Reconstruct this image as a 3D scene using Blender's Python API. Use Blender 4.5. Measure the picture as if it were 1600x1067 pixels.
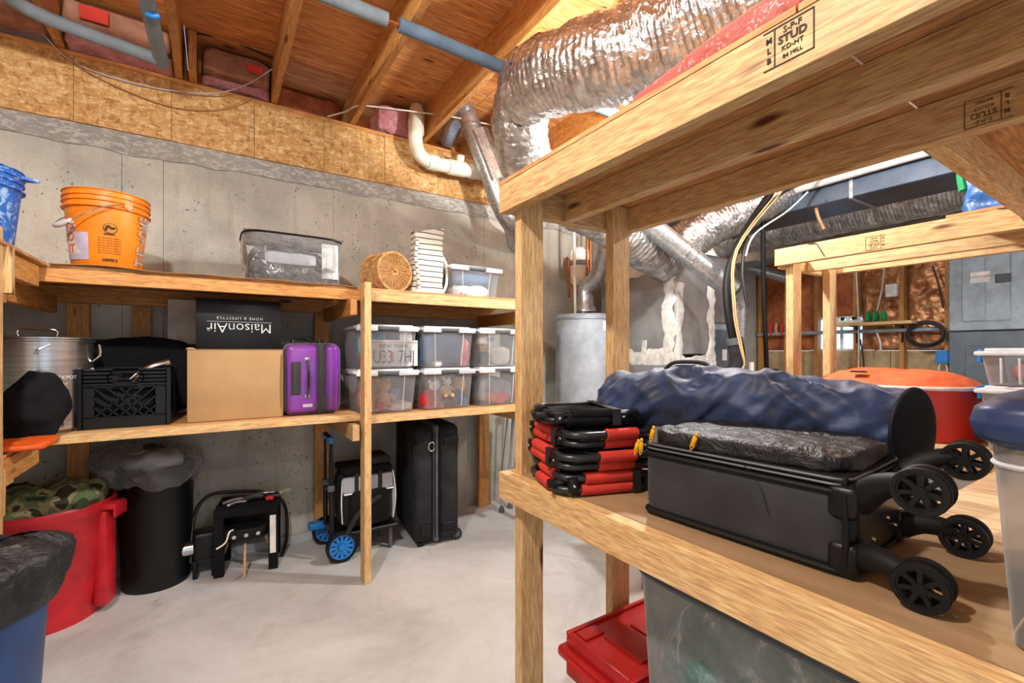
import bpy, bmesh, math, random
from mathutils import Vector, Matrix, noise
random.seed(7)
PI = math.pi
S = bpy.context.scene
for o in list(bpy.data.objects): bpy.data.objects.remove(o)
col = S.collection

# ------------------------------------------------------------------ camera
CAMZ = 1.3; FPX = 717.0
cam = bpy.data.cameras.new('camera'); cam.sensor_width = 36; cam.lens = FPX/1600*36
cam.shift_y = 16.5/1600; cam.clip_start = 0.02
co = bpy.data.objects.new('camera', cam); col.objects.link(co)
co.location = (0, 0, CAMZ); HEAD = math.radians(57.05)
co.rotation_euler = (PI/2, 0, HEAD-PI/2); S.camera = co
FW = Vector((math.cos(HEAD), math.sin(HEAD), 0)); RT = Vector((math.sin(HEAD), -math.cos(HEAD), 0))

# ------------------------------------------------------------------ world, lights, exposure
S.view_settings.view_transform = 'Standard'; S.view_settings.look = 'None'
S.view_settings.exposure = 0.62; S.view_settings.gamma = 1; S.view_settings.use_curve_mapping = False
w = bpy.data.worlds.new('world'); S.world = w; w.use_nodes = True
bg = w.node_tree.nodes['Background']; bg.inputs[0].default_value = (0.80, 0.88, 1.0, 1); bg.inputs[1].default_value = 0.75
def lamp(x, y, z, power, r=0.05, colr=(1, .985, .96)):
    l = bpy.data.lights.new('key_fill_light', 'POINT'); l.energy = power; l.color = colr; l.shadow_soft_size = r
    o = bpy.data.objects.new('key_fill_light', l); o.location = (x, y, z); col.objects.link(o); return o
LAMPS = [(2.02, 1.63, 2.50, 88), (-0.45, 0.70, 2.80, 105), (3.2, 0.1, 2.72, 60), (4.9, 2.9, 2.75, 55), (0.9, -1.4, 2.8, 30)]  # key and aisle bulbs read off the shading; the rest are added fill
for x, y, z, p in LAMPS: lamp(x, y, z, p)

# ------------------------------------------------------------------ helpers
def P(px, py, X=None, Y=None, Z=None, D=None):
    u = (px-800)/FPX; v = (550-py)/FPX
    d = FW + RT*u + Vector((0, 0, v))
    if X is not None: D = X/d.x
    elif Y is not None: D = Y/d.y
    elif Z is not None: D = (Z-CAMZ)/v
    r = d*D
    return Vector((r.x, r.y, r.z+CAMZ))
def lin(h):
    h = h.lstrip('#'); out = []
    for i in (0, 2, 4):
        c = int(h[i:i+2], 16)/255; out.append(c/12.92 if c <= .04045 else ((c+.055)/1.055)**2.4)
    return tuple(out)+(1,)
class MB:
    def __init__(s): s.v = []; s.f = []; s.M = None
    def add(s, vs, fs):
        n = len(s.v)
        if s.M is not None: vs = [s.M @ Vector(v) for v in vs]
        s.v += [tuple(v) for v in vs]; s.f += [tuple(i+n for i in f) for f in fs]; return s
    def box(s, a, b):
        x0, y0, z0 = a; x1, y1, z1 = b
        return s.add([(x0,y0,z0),(x1,y0,z0),(x1,y1,z0),(x0,y1,z0),(x0,y0,z1),(x1,y0,z1),(x1,y1,z1),(x0,y1,z1)],
            [(0,3,2,1),(4,5,6,7),(0,1,5,4),(1,2,6,5),(2,3,7,6),(3,0,4,7)])
    def rbox(s, a, b, r=.01, seg=2, taper=None):
        bm = bmesh.new(); bmesh.ops.create_cube(bm, size=1)
        for v in bm.verts:
            v.co = Vector([ (a[i]+b[i])/2 + v.co[i]*(b[i]-a[i]) for i in range(3)])
            if taper and v.co.z < (a[2]+b[2])/2:
                cx, cy = (a[0]+b[0])/2, (a[1]+b[1])/2
                v.co.x = cx+(v.co.x-cx)*taper; v.co.y = cy+(v.co.y-cy)*taper
        bmesh.ops.bevel(bm, geom=list(bm.edges), offset=r, segments=seg, affect='EDGES', profile=.5, clamp_overlap=True)
        bm.verts.index_update()
        s.add([v.co.copy() for v in bm.verts], [[v.index for v in f.verts] for f in bm.faces]); bm.free(); return s
    def surf(s, f, nu, nv, cu=False, cv=False, capu=False):
        vs = [f(i/(nu if cu else nu-1), j/(nv if cv else nv-1)) for i in range(nu) for j in range(nv)]
        fs = []
        for i in range(nu if cu else nu-1):
            for j in range(nv if cv else nv-1):
                a = i*nv+j; b = ((i+1) % nu)*nv+j; j2 = (j+1) % nv
                fs.append((a, b, ((i+1) % nu)*nv+j2, i*nv+j2))
        if capu:
            fs.append(tuple(range(nv))[::-1]); fs.append(tuple((nu-1)*nv+j for j in range(nv)))
        return s.add(vs, fs)
    def tube(s, pts, r, n=10, closed=False, cap=True, smooth=0):
        pts = [Vector(p) for p in pts]
        if smooth: pts = spline(pts, smooth, closed)
        m = len(pts); rr = r if callable(r) else (lambda t: r)
        rings = []; up = None
        for i, p in enumerate(pts):
            if closed: t = pts[(i+1) % m]-pts[i-1]
            else: t = pts[min(i+1, m-1)]-pts[max(i-1, 0)]
            t.normalize()
            if up is None:
                up = Vector((0, 0, 1)) if abs(t.z) < .9 else Vector((1, 0, 0))
            a = up.cross(t)
            if a.length < 1e-6: a = t.orthogonal()
            a.normalize(); b = t.cross(a); up = b
            R = rr(i/(m-1))
            rings.append([p+(a*math.cos(2*PI*k/n)+b*math.sin(2*PI*k/n))*R for k in range(n)])
        vs = [v for R in rings for v in R]; fs = []
        for i in range(m if closed else m-1):
            for k in range(n):
                i2 = (i+1) % m; k2 = (k+1) % n
                fs.append((i*n+k, i*n+k2, i2*n+k2, i2*n+k))
        if cap and not closed:
            fs.append(tuple(range(n))[::-1]); fs.append(tuple((m-1)*n+k for k in range(n)))
        return s.add(vs, fs)
    def lathe(s, prof, n=32, c=(0, 0, 0), ax='Z', cap=False):
        def tr(r, z, a):
            x, y = r*math.cos(a), r*math.sin(a)
            if ax == 'Z': q = (x, y, z)
            elif ax == 'X': q = (z, x, y)
            else: q = (y, z, x)
            return Vector(q)+Vector(c)
        vs = [tr(r, z, 2*PI*k/n) for r, z in prof for k in range(n)]; fs = []
        for i in range(len(prof)-1):
            for k in range(n): fs.append((i*n+k, i*n+(k+1) % n, (i+1)*n+(k+1) % n, (i+1)*n+k))
        if cap: fs.append(tuple(range(n))[::-1]); fs.append(tuple((len(prof)-1)*n+k for k in range(n)))
        return s.add(vs, fs)
    def prism(s, poly, h, M=None):
        n = len(poly); vs = [Vector((x, y, 0)) for x, y in poly]+[Vector((x, y, h)) for x, y in poly]
        if M: vs = [M @ v for v in vs]
        return s.add(vs, [tuple(range(n))[::-1], tuple(range(n, 2*n))]+[(i, (i+1) % n, n+(i+1) % n, n+i) for i in range(n)])
def spline(pts, k, closed=False):
    out = []; m = len(pts)
    for i in range(m if closed else m-1):
        g = (lambda j: pts[j % m]) if closed else (lambda j: pts[max(0, min(m-1, j))])
        p0, p1, p2, p3 = g(i-1), g(i), g(i+1), g(i+2)
        for q in range(k):
            t = q/k
            out.append(.5*((2*p1)+(p2-p0)*t+(2*p0-5*p1+4*p2-p3)*t*t+(3*p1-p0-3*p2+p3)*t**3))
    if not closed: out.append(pts[-1])
    return out
W = {}
def tag(o, label=None, cat=None, group=None, kind=None):
    if label: o['label'] = label
    if cat: o['category'] = cat
    if group: o['group'] = group
    if kind: o['kind'] = kind
    return o
def thing(name, label, cat, loc=(0, 0, 0), rz=0, group=None, world=False):
    o = bpy.data.objects.new(name, None); o.empty_display_size = .05; col.objects.link(o)
    o.location = loc; o.rotation_euler = (0, 0, rz); W[o.name] = Vector(loc) if world else Vector((0, 0, 0))
    return tag(o, label, cat, group)
def build(name, mb, mat, parent=None, smooth=False, label=None, cat=None, group=None, kind=None, bev=0, ang=40, thick=0):
    me = bpy.data.meshes.new(name)
    V = [Vector(v) for v in mb.v]
    lo = [min(v[i] for v in V) for i in range(3)]; hi = [max(v[i] for v in V) for i in range(3)]
    org = Vector(((lo[0]+hi[0])/2, (lo[1]+hi[1])/2, lo[2]))
    me.from_pydata([tuple(v-org) for v in V], [], mb.f)
    bm = bmesh.new(); bm.from_mesh(me); bmesh.ops.recalc_face_normals(bm, faces=bm.faces); bm.to_mesh(me); bm.free()
    me.materials.append(mat if not isinstance(mat, str) else M[mat])
    if smooth: me.shade_smooth(); me.set_sharp_from_angle(angle=math.radians(ang))
    o = bpy.data.objects.new(name, me); col.objects.link(o)
    o.location = org-(W[parent.name] if parent else Vector()); W[o.name] = org
    if parent: o.parent = parent
    if thick: m = o.modifiers.new('s', 'SOLIDIFY'); m.thickness = thick; m.offset = 0
    if bev: m = o.modifiers.new('b', 'BEVEL'); m.width = bev; m.segments = 2; m.limit_method = 'ANGLE'; m.angle_limit = math.radians(50)
    return tag(o, label, cat, group, kind)
def struct(name, mb, mat, **k): return build(name, mb, mat, kind='structure', **k)
def copy_tree(o, parent=None):
    c = o.copy(); col.objects.link(c); c.parent = parent; W[c.name] = W[o.name].copy()
    for ch in [x for x in bpy.data.objects if x.parent == o]: copy_tree(ch, c)
    return c
def shade_bm(): pass
def text_mb(mb, s, size, org, r, u, align='CENTER', ext=.0006, bold=0, sp=1.0, warp=None):
    cu = bpy.data.curves.new('t', 'FONT'); cu.body = s; cu.size = size; cu.align_x = align; cu.extrude = ext
    cu.offset = bold; cu.space_character = sp; cu.resolution_u = 3
    to = bpy.data.objects.new('t', cu); col.objects.link(to)
    bpy.context.view_layer.update()
    dg = bpy.context.evaluated_depsgraph_get(); me = bpy.data.meshes.new_from_object(to.evaluated_get(dg))
    r = Vector(r).normalized(); u = Vector(u).normalized(); n = r.cross(u)
    vs = []
    for v in me.vertices:
        vs.append(warp(v.co) if warp else Vector(org)+r*v.co.x+u*v.co.y+n*v.co.z)
    mb.add(vs, [tuple(p.vertices) for p in me.polygons])
    bpy.data.objects.remove(to); bpy.data.curves.remove(cu); bpy.data.meshes.remove(me)
    return mb
def nz(p, f, seed=0): return noise.noise(Vector(p)*f+Vector((seed*7.3, seed*3.1, seed*5.7)))
def fbm(p, f, seed=0): return nz(p, f, seed)+.5*nz(p, f*2.1, seed+1)+.25*nz(p, f*4.3, seed+2)
def soft(mb, c, s, p=2.6, amp=.0, f=8, seed=0, nu=40, nv=28, rz=0, flat=None, ridge=0):
    """soft super-ellipsoid: c = centre, s = half sizes"""
    def sg(x, e): return math.copysign(abs(x)**e, x)
    e = 2/p; R = Matrix.Rotation(rz, 3, 'Z')
    def g(u, v):
        a = 2*PI*u; b = -PI/2+PI*v
        q = Vector((sg(math.cos(b), e)*sg(math.cos(a), e), sg(math.cos(b), e)*sg(math.sin(a), e), sg(math.sin(b), e)))
        w_ = Vector((q.x*s[0], q.y*s[1], q.z*s[2]))
        d = fbm(w_, f, seed)*amp
        if ridge: d -= ridge*abs(nz(w_, f*1.7, seed+9))**.5
        nn = Vector((q.x/s[0], q.y/s[1], q.z/s[2]))
        if nn.length > 0: nn.normalize()
        w_ = w_+nn*d
        if flat is not None: w_.z = max(w_.z, flat)
        return R @ w_+Vector(c)
    return mb.surf(g, nu, nv, cu=True)
def wheel(parent, c, r, wd, axis, tmat, hmat, spokes=6, name='wheel', M_=None):
    t = MB(); t.M = M_
    t.lathe([(r*.80, -wd/2), (r*.96, -wd/2), (r, -wd*.3), (r, wd*.3), (r*.96, wd/2), (r*.80, wd/2), (r*.80, -wd/2)], 28, c, axis)
    o = build(name, t, tmat, parent, smooth=True)
    h = MB(); h.M = M_
    h.lathe([(.0001, -wd*.5), (r*.22, -wd*.5), (r*.22, wd*.5), (.0001, wd*.5)], 14, c, axis)
    h.lathe([(r*.70, -wd*.35), (r*.82, -wd*.35), (r*.82, wd*.35), (r*.70, wd*.35), (r*.70, -wd*.35)], 28, c, axis)
    for k in range(spokes):
        a = 2*PI*k/spokes; ca, sa = math.cos(a), math.sin(a)
        if axis == 'X': d = Vector((0, ca, sa)); e = Vector((1, 0, 0))
        elif axis == 'Y': d = Vector((sa, 0, ca)); e = Vector((0, 1, 0))
        else: d = Vector((ca, sa, 0)); e = Vector((0, 0, 1))
        q = e.cross(d); C_ = Vector(c); hw = r*.09; ht = wd*.3; vs = []
        for rr in (r*.15, r*.76):
            for (i, j) in ((-1,-1),(1,-1),(1,1),(-1,1)): vs.append(C_+d*rr+q*hw*i+e*ht*j)
        h.add(vs, [(0,1,2,3),(7,6,5,4),(0,4,5,1),(1,5,6,2),(2,6,7,3),(3,7,4,0)])
    build('hub', h, hmat, o, smooth=True, ang=30)
    return o

# ------------------------------------------------------------------ materials
M = {}
def mat(name, base, rough=.6, metal=0, build_fn=None, spec=.5, alpha=1, trans=0, emit=None, coat=0, sheen=0):
    m = bpy.data.materials.new(name); m.use_nodes = True; nt = m.node_tree; b = nt.nodes['Principled BSDF']
    b.inputs['Base Color'].default_value = lin(base) if isinstance(base, str) else tuple(base)+(1,)
    b.inputs['Roughness'].default_value = rough; b.inputs['Metallic'].default_value = metal
    b.inputs['Specular IOR Level'].default_value = spec; b.inputs['Alpha'].default_value = alpha
    b.inputs['Transmission Weight'].default_value = trans; b.inputs['Coat Weight'].default_value = coat
    b.inputs['Sheen Weight'].default_value = sheen
    if emit: b.inputs['Emission Color'].default_value = lin(emit[0]); b.inputs['Emission Strength'].default_value = emit[1]
    if build_fn: build_fn(nt, b)
    M[name] = m; return m
def N(nt, t, **k):
    n = nt.nodes.new(t)
    for a, v in k.items():
        if a in n.bl_rna.properties and a not in n.inputs: setattr(n, a, v)
        elif a in n.inputs: n.inputs[a].default_value = v
    return n
def coords(nt, scale=(1, 1, 1), rnd=True, world=False):
    if world:
        g = N(nt, 'ShaderNodeNewGeometry'); src = g.outputs['Position']
    else:
        tc = N(nt, 'ShaderNodeTexCoord'); src = tc.outputs['Object']
    if rnd and not world:
        oi = N(nt, 'ShaderNodeObjectInfo'); mu = N(nt, 'ShaderNodeMath', operation='MULTIPLY'); mu.inputs[1].default_value = 37
        nt.links.new(oi.outputs['Random'], mu.inputs[0]); ad = N(nt, 'ShaderNodeVectorMath', operation='ADD')
        nt.links.new(src, ad.inputs[0]); nt.links.new(mu.outputs[0], ad.inputs[1]); src = ad.outputs[0]
    mp = N(nt, 'ShaderNodeMapping'); mp.inputs['Scale'].default_value = scale
    nt.links.new(src, mp.inputs[0]); return mp.outputs[0]
def noi(nt, vec, scale=5, detail=4, rough=.5, dist=0):
    n = N(nt, 'ShaderNodeTexNoise'); n.inputs['Scale'].default_value = scale; n.inputs['Detail'].default_value = detail
    n.inputs['Roughness'].default_value = rough; n.inputs['Distortion'].default_value = dist
    nt.links.new(vec, n.inputs['Vector']); return n.outputs['Fac']
def ramp(nt, fac, stops, interp='LINEAR'):
    r = N(nt, 'ShaderNodeValToRGB'); r.color_ramp.interpolation = interp; e = r.color_ramp.elements
    while len(e) < len(stops): e.new(.5)
    for i, (p, c) in enumerate(stops):
        e[i].position = p; e[i].color = lin(c) if isinstance(c, str) else (c, c, c, 1)
    nt.links.new(fac, r.inputs[0]); return r.outputs[0]
def mix(nt, fac, a, b, mode='MIX'):
    m = N(nt, 'ShaderNodeMix', data_type='RGBA', blend_type=mode)
    for sock, val in ((0, fac), (6, a), (7, b)):
        if isinstance(val, bpy.types.NodeSocket): nt.links.new(val, m.inputs[sock])
        elif isinstance(val, (int, float)): m.inputs[sock].default_value = val if sock == 0 else (val, val, val, 1)
        else: m.inputs[sock].default_value = lin(val)
    return m.outputs[2]
def bump(nt, b, h, strength=.3, dist=.01):
    n = N(nt, 'ShaderNodeBump'); n.inputs['Strength'].default_value = strength; n.inputs['Distance'].default_value = dist
    nt.links.new(h, n.inputs['Height']); nt.links.new(n.outputs[0], b.inputs['Normal'])
def setc(nt, b, c): nt.links.new(c, b.inputs['Base Color'])

def wood(c1, c2, c3, axis, knots=True, sc=1):
    def f(nt, b):
        s = {'x': (1.2, 14, 14), 'y': (14, 1.2, 14), 'z': (14, 14, 1.2)}[axis]
        s = tuple(q*sc for q in s)
        v = coords(nt, s); g = noi(nt, v, 4.2, 6, .62, 1.1)
        c = ramp(nt, g, [(.28, c1), (.5, c2), (.72, c3)])
        v2 = coords(nt, (1, 1, 1)); big = noi(nt, v2, 1.7, 2)
        c = mix(nt, ramp(nt, big, [(.35, 0.0), (.7, .45)]), c, c3)
        fine = noi(nt, coords(nt, tuple(q*6 for q in s)), 3, 2)
        c = mix(nt, .38, c, ramp(nt, fine, [(.35, '#7a4a20'), (.65, '#ffe8c4')]), 'OVERLAY')
        oi = N(nt, 'ShaderNodeObjectInfo')
        hs = N(nt, 'ShaderNodeHueSaturation'); mr = N(nt, 'ShaderNodeMapRange')
        mr.inputs[3].default_value = .86; mr.inputs[4].default_value = 1.1
        nt.links.new(oi.outputs['Random'], mr.inputs[0]); nt.links.new(mr.outputs[0], hs.inputs['Value']); nt.links.new(c, hs.inputs['Color'])
        c = hs.outputs[0]
        if knots:
            ks = {'x': (3, 11, 11), 'y': (11, 3, 11), 'z': (11, 11, 3)}[axis]
            vo = N(nt, 'ShaderNodeTexVoronoi'); vo.inputs['Scale'].default_value = .9
            nt.links.new(coords(nt, ks), vo.inputs['Vector'])
            k = ramp(nt, vo.outputs['Distance'], [(.07, 1.0), (.15, 0.0)])
            c = mix(nt, k, c, '#5a2f12')
        setc(nt, b, c); bump(nt, b, g, .12, .003)
    return f
for ax in 'xyz':
    mat('lumber_'+ax, '#c79a5c', .62, build_fn=wood('#b48c58', '#cbab78', '#dac39a', ax))
    mat('old_lumber_'+ax, '#b8803c', .62, build_fn=wood('#9e6c34', '#b88548', '#cc9f62', ax))
    mat('ply_'+ax, '#b98a5a', .7, build_fn=wood('#a47848', '#b98c5c', '#c8a070', ax, knots=False, sc=.5))
mat('subfloor', '#b87a44', .7, build_fn=wood('#9a5e2c', '#bd8048', '#d8a870', 'x', sc=.45))
mat('light_ply', '#cdb596', .7, build_fn=wood('#c4a882', '#d2bb98', '#dcc9aa', 'y', knots=False, sc=.5))
def f_deck(nt, b):
    v = coords(nt, (3, .6, 3)); g = noi(nt, v, 6, 6, .6, .5)
    c = ramp(nt, g, [(.3, '#8f724e'), (.7, '#a98c68')])
    s = noi(nt, coords(nt), 3, 4); c = mix(nt, ramp(nt, s, [(.5, 0.0), (.75, .4)]), c, '#7e5e3a')
    setc(nt, b, c); bump(nt, b, noi(nt, coords(nt), 300, 2), .1, .001)
mat('deck_board', '#a87c4c', .65, build_fn=f_deck)
def f_conc(nt, b):
    v = coords(nt, rnd=False, world=True)
    a = noi(nt, v, 1.6, 6, .6, .3); c = ramp(nt, a, [(.3, '#a3a196'), (.5, '#c3c1b6'), (.72, '#d8d7cd')])
    st = noi(nt, coords(nt, (6, 6, .7), world=True), 1.3, 5, .65)
    c = mix(nt, ramp(nt, st, [(.55, 0.0), (.75, .5)]), c, '#8a7f6f')
    fine = noi(nt, v, 60, 4, .7); c = mix(nt, .35, c, ramp(nt, fine, [(.3, '#707070'), (.7, '#a0a0a0')]), 'OVERLAY')
    vo = N(nt, 'ShaderNodeTexVoronoi'); vo.inputs['Scale'].default_value = 34; vo.inputs['Randomness'].default_value = 1
    dv = N(nt, 'ShaderNodeVectorMath', operation='ADD'); nt.links.new(v, dv.inputs[0])
    nn = N(nt, 'ShaderNodeTexNoise'); nn.inputs['Scale'].default_value = 30; nt.links.new(v, nn.inputs['Vector'])
    sc_ = N(nt, 'ShaderNodeVectorMath', operation='SCALE'); sc_.inputs['Scale'].default_value = .04; nt.links.new(nn.outputs['Color'], sc_.inputs[0]); nt.links.new(sc_.outputs[0], dv.inputs[1])
    nt.links.new(dv.outputs[0], vo.inputs['Vector'])
    pit = ramp(nt, vo.outputs['Distance'], [(.10, 1.0), (.20, 0.0)])
    msk = ramp(nt, noi(nt, v, 5, 3), [(.50, 0.0), (.60, 1.0)])
    mm = N(nt, 'ShaderNodeMath', operation='MULTIPLY'); nt.links.new(pit, mm.inputs[0]); nt.links.new(msk, mm.inputs[1])
    c = mix(nt, mm.outputs[0], c, '#4a423a')
    setc(nt, b, c)
    inv = N(nt, 'ShaderNodeMath', operation='SUBTRACT'); nt.links.new(fine, inv.inputs[0]); nt.links.new(mm.outputs[0], inv.inputs[1])
    bump(nt, b, inv.outputs[0], .5, .006)
mat('concrete_wall', '#b5aea2', .9, build_fn=f_conc)
def f_lip(nt, b):
    v = coords(nt, rnd=False, world=True); a = noi(nt, v, 4, 8, .7)
    lump = noi(nt, coords(nt, (1, 1, 2.5), world=True), 22, 6, .75)
    c = ramp(nt, a, [(.3, '#9a9890'), (.6, '#b4b2aa')]); c = mix(nt, ramp(nt, lump, [(.49, 0.0), (.56, .85)]), c, '#d8d5cd')
    setc(nt, b, c); bump(nt, b, lump, 1, .02)
mat('rough_concrete', '#99968f', .9, build_fn=f_lip)
def f_floor(nt, b):
    v = coords(nt, rnd=False, world=True)
    a = noi(nt, v, 1.3, 8, .62, .6); c = ramp(nt, a, [(.3, '#b4b5b4'), (.52, '#cbcdcc'), (.75, '#dbdddd')])
    s = noi(nt, v, 2.1, 5, .6, 1.5); c = mix(nt, ramp(nt, s, [(.58, 0.0), (.78, .45)]), c, '#b09a78')
    k = noi(nt, v, 14, 6, .7); c = mix(nt, .3, c, ramp(nt, k, [(.3, '#666666'), (.7, '#a4a4a4')]), 'OVERLAY')
    setc(nt, b, c); bump(nt, b, k, .15, .01)
mat('concrete_floor', '#c5c1bb', .75, build_fn=f_floor)
def f_osb(nt, b):
    vv = coords(nt, (1, 1, 1)); nn = N(nt, 'ShaderNodeTexNoise'); nn.inputs['Scale'].default_value = 18; nn.inputs['Detail'].default_value = 3; nt.links.new(vv, nn.inputs['Vector'])
    sc_ = N(nt, 'ShaderNodeVectorMath', operation='SCALE'); sc_.inputs['Scale'].default_value = .07; nt.links.new(nn.outputs['Color'], sc_.inputs[0])
    av = N(nt, 'ShaderNodeVectorMath', operation='ADD'); nt.links.new(vv, av.inputs[0]); nt.links.new(sc_.outputs[0], av.inputs[1]); v0 = av.outputs[0]
    cols = []
    for i, (sx, sy, rot) in enumerate(((18, 90, .45), (80, 20, -.6), (26, 70, 1.1))):
        mp = N(nt, 'ShaderNodeMapping'); mp.inputs['Scale'].default_value = (sx, 40, sy); mp.inputs['Rotation'].default_value = (0, rot, 0)
        nt.links.new(v0, mp.inputs[0]); vo = N(nt, 'ShaderNodeTexVoronoi'); vo.inputs['Scale'].default_value = 1.0
        nt.links.new(mp.outputs[0], vo.inputs['Vector'])
        sp = N(nt, 'ShaderNodeSeparateColor'); nt.links.new(vo.outputs['Color'], sp.inputs[0]); cols.append(sp.outputs[0])
    m1 = N(nt, 'ShaderNodeMath', operation='ADD'); nt.links.new(cols[0], m1.inputs[0]); nt.links.new(cols[1], m1.inputs[1])
    m2 = N(nt, 'ShaderNodeMath', operation='ADD'); nt.links.new(m1.outputs[0], m2.inputs[0]); nt.links.new(cols[2], m2.inputs[1])
    m3 = N(nt, 'ShaderNodeMath', operation='DIVIDE'); nt.links.new(m2.outputs[0], m3.inputs[0]); m3.inputs[1].default_value = 3
    c = ramp(nt, m3.outputs[0], [(.12, '#94662e'), (.35, '#b98a4c'), (.62, '#cba064'), (.88, '#e0c290')])
    big = noi(nt, v0, 3, 3); c = mix(nt, ramp(nt, big, [(.45, 0.0), (.7, .5)]), c, '#a86e2c')
    fl = noi(nt, coords(nt, (30, 30, 90)), 1.5, 3, .6, 1.0); c = mix(nt, ramp(nt, fl, [(.62, 0.0), (.68, .7)]), c, '#7a4a1c'); c = mix(nt, ramp(nt, fl, [(.30, .6), (.36, 0.0)]), c, '#ecd2a0')
    setc(nt, b, c); bump(nt, b, m3.outputs[0], .25, .003)
mat('osb', '#c28f4a', .7, build_fn=f_osb)
def f_foil(amount, sc, c1='#8d8c8a', c2='#e4e4e4'):
    def f(nt, b):
        v = coords(nt, (1, 1, 1)); a = noi(nt, v, sc, 5, .6, 1.2)
        vo = N(nt, 'ShaderNodeTexVoronoi', feature='F1'); vo.inputs['Scale'].default_value = sc*1.2; nt.links.new(v, vo.inputs['Vector'])
        h = mix(nt, .5, a, vo.outputs['Distance']); bump(nt, b, h, amount, .02)
        setc(nt, b, ramp(nt, noi(nt, v, sc*.5, 3), [(.3, c1), (.7, c2)]))
    return f
mat('foil', '#d0d0d0', .24, .95, f_foil(.6, 30, '#b4b2ae', '#f0f0f0'))
mat('foil_dull', '#c0c0c0', .34, .9, f_foil(.7, 26, '#9c9a96', '#e0e0e0'))
mat('foil_faced', '#c09070', .32, .6, f_foil(.9, 14, '#9a5a34', '#e0a878'))
def f_galv(nt, b):
    v = coords(nt); vo = N(nt, 'ShaderNodeTexVoronoi'); vo.inputs['Scale'].default_value = 60; nt.links.new(v, vo.inputs['Vector'])
    sp = N(nt, 'ShaderNodeSeparateColor'); nt.links.new(vo.outputs['Color'], sp.inputs[0])
    setc(nt, b, ramp(nt, sp.outputs[0], [(0, '#9fa3a6'), (1, '#c3c7ca')])); bump(nt, b, noi(nt, v, 9, 2), .12, .01)
mat('galvanised', '#b0b4b7', .38, .85, f_galv)
def f_duct(nt, b):
    v = coords(nt); a = noi(nt, v, 3.5, 4, .6); setc(nt, b, ramp(nt, a, [(.3, '#8a8986'), (.7, '#b6b6b4')])); bump(nt, b, noi(nt, v, 5, 2), .15, .01)
mat('sheet_metal', '#a5a4a0', .45, .6, f_duct)

def f_mastic(nt, b):
    v = coords(nt); a = noi(nt, v, 12, 6, .7); setc(nt, b, ramp(nt, a, [(.35, '#b4b2ac'), (.6, '#dedcd6')])); bump(nt, b, a, .6, .01)
mat('mastic', '#d8d6d0', .7, 0, f_mastic)
def var(c1, c2, sc=8, bs=0, bd=.005, bsc=None, detail=5):
    def f(nt, b):
        v = coords(nt); a = noi(nt, v, sc, detail, .6); setc(nt, b, ramp(nt, a, [(.3, c1), (.7, c2)]))
        if bs: bump(nt, b, noi(nt, v, bsc or sc, 4), bs, bd)
    return f
def plain(name, c, rough=.5, metal=0, d=.1, sc=9, bs=.05, **k):
    r, g, bb = [int(c[i:i+2], 16) for i in (1, 3, 5)]
    c1 = '#%02x%02x%02x' % tuple(int(q*(1-d)) for q in (r, g, bb)); c2 = '#%02x%02x%02x' % tuple(min(255, int(q*(1+d)+2)) for q in (r, g, bb))
    return mat(name, c, rough, metal, var(c1, c2, sc, bs, .003, 40), **k)
mat('daylight_tint_duct', '#56606e', .42, .7, var('#465264', '#64707e', 4, .15, .01, 5))  # grey-blue tint paints bluish daylight onto the trunk duct metal
plain('orange_plastic', '#e8820e', .4); plain('red_plastic', '#c0202a', .38); plain('dark_red_plastic', '#b01c1c', .4)
plain('blue_plastic', '#21406e', .42); plain('navy_plastic', '#26375c', .35); plain('black_plastic', '#0e0f11', .38, spec=.35)
plain('soft_black', '#121214', .9, d=.25, spec=.2); plain('black_rubber', '#0e0e0f', .6, spec=.3); plain('black_metal', '#202224', .35, .5)
plain('dark_tube', '#3a3d40', .35, .6); plain('white_plastic', '#e4e4e0', .4); plain('grey_plastic', '#55595e', .5)
plain('pvc', '#ddd6c4', .4); plain('grey_foam', '#77838a', .85); plain('blue_foam', '#5d7488', .85, bs=.4)
plain('grey_paint', '#8f9aa3', .4); plain('heater_grey', '#a4acb4', .35); plain('dark_grey_paint', '#5b6670', .45)
plain('purple_plastic', '#8c08b4', .28, coat=.5); plain('red_cloth', '#c43426', .75, bs=.3); plain('kraft', '#a07858', .85, d=.2, sc=5)
plain('beige', '#cfc6b8', .8); plain('tan_panel', '#b39c78', .8); plain('wire_black', '#161616', .5); plain('wire_white', '#dad6cc', .5)
plain('copper', '#b06a3c', .35, .9); plain('brass', '#c99a2c', .35, .7); plain('yellow_tag', '#e0a41c', .4, .3)
plain('green_plastic', '#0f9a5a', .4); plain('blue_bright', '#1c78c4', .4); plain('blue_cloth', '#27508c', .8, bs=.3)
plain('teal', '#2a8a94', .6); plain('paper_white', '#e8e6e2', .7); plain('label_grey', '#b9b0c4', .5); plain('ink', '#35302a', .8)
plain('ink_green', '#35505a', .6); plain('ink_faded', '#6c5638', .8); plain('ink_red', '#d02a3a', .6); plain('print_white', '#d4d4d0', .5)
plain('print_orange', '#d85a18', .5); plain('label_ink', '#5a2a10', .7); plain('tan_cloth', '#c8a070', .9, bs=.4); plain('pink_cloth', '#d8828c', .9, bs=.3)
plain('white_cloth', '#dcdad4', .9, bs=.3); plain('grey_cloth', '#a6aab0', .85, bs=.3); plain('charcoal_cloth', '#28292c', .9, spec=.2, d=.2, bs=.3)
plain('denim', '#4a6c90', .85, bs=.3); plain('green_paper', '#2f9a4a', .6); plain('crimson_cloth', '#b02030', .9, bs=.3)
plain('chrome', '#d0d2d4', .15, .98, d=.03, bs=0); plain('dusty_teal', '#5f8a80', .8, d=.4, sc=4); plain('wood_handle', '#c08a50', .6)
plain('nylon_strap', '#1a1a1c', .7); plain('seat_grey', '#6a7278', .7)
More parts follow.
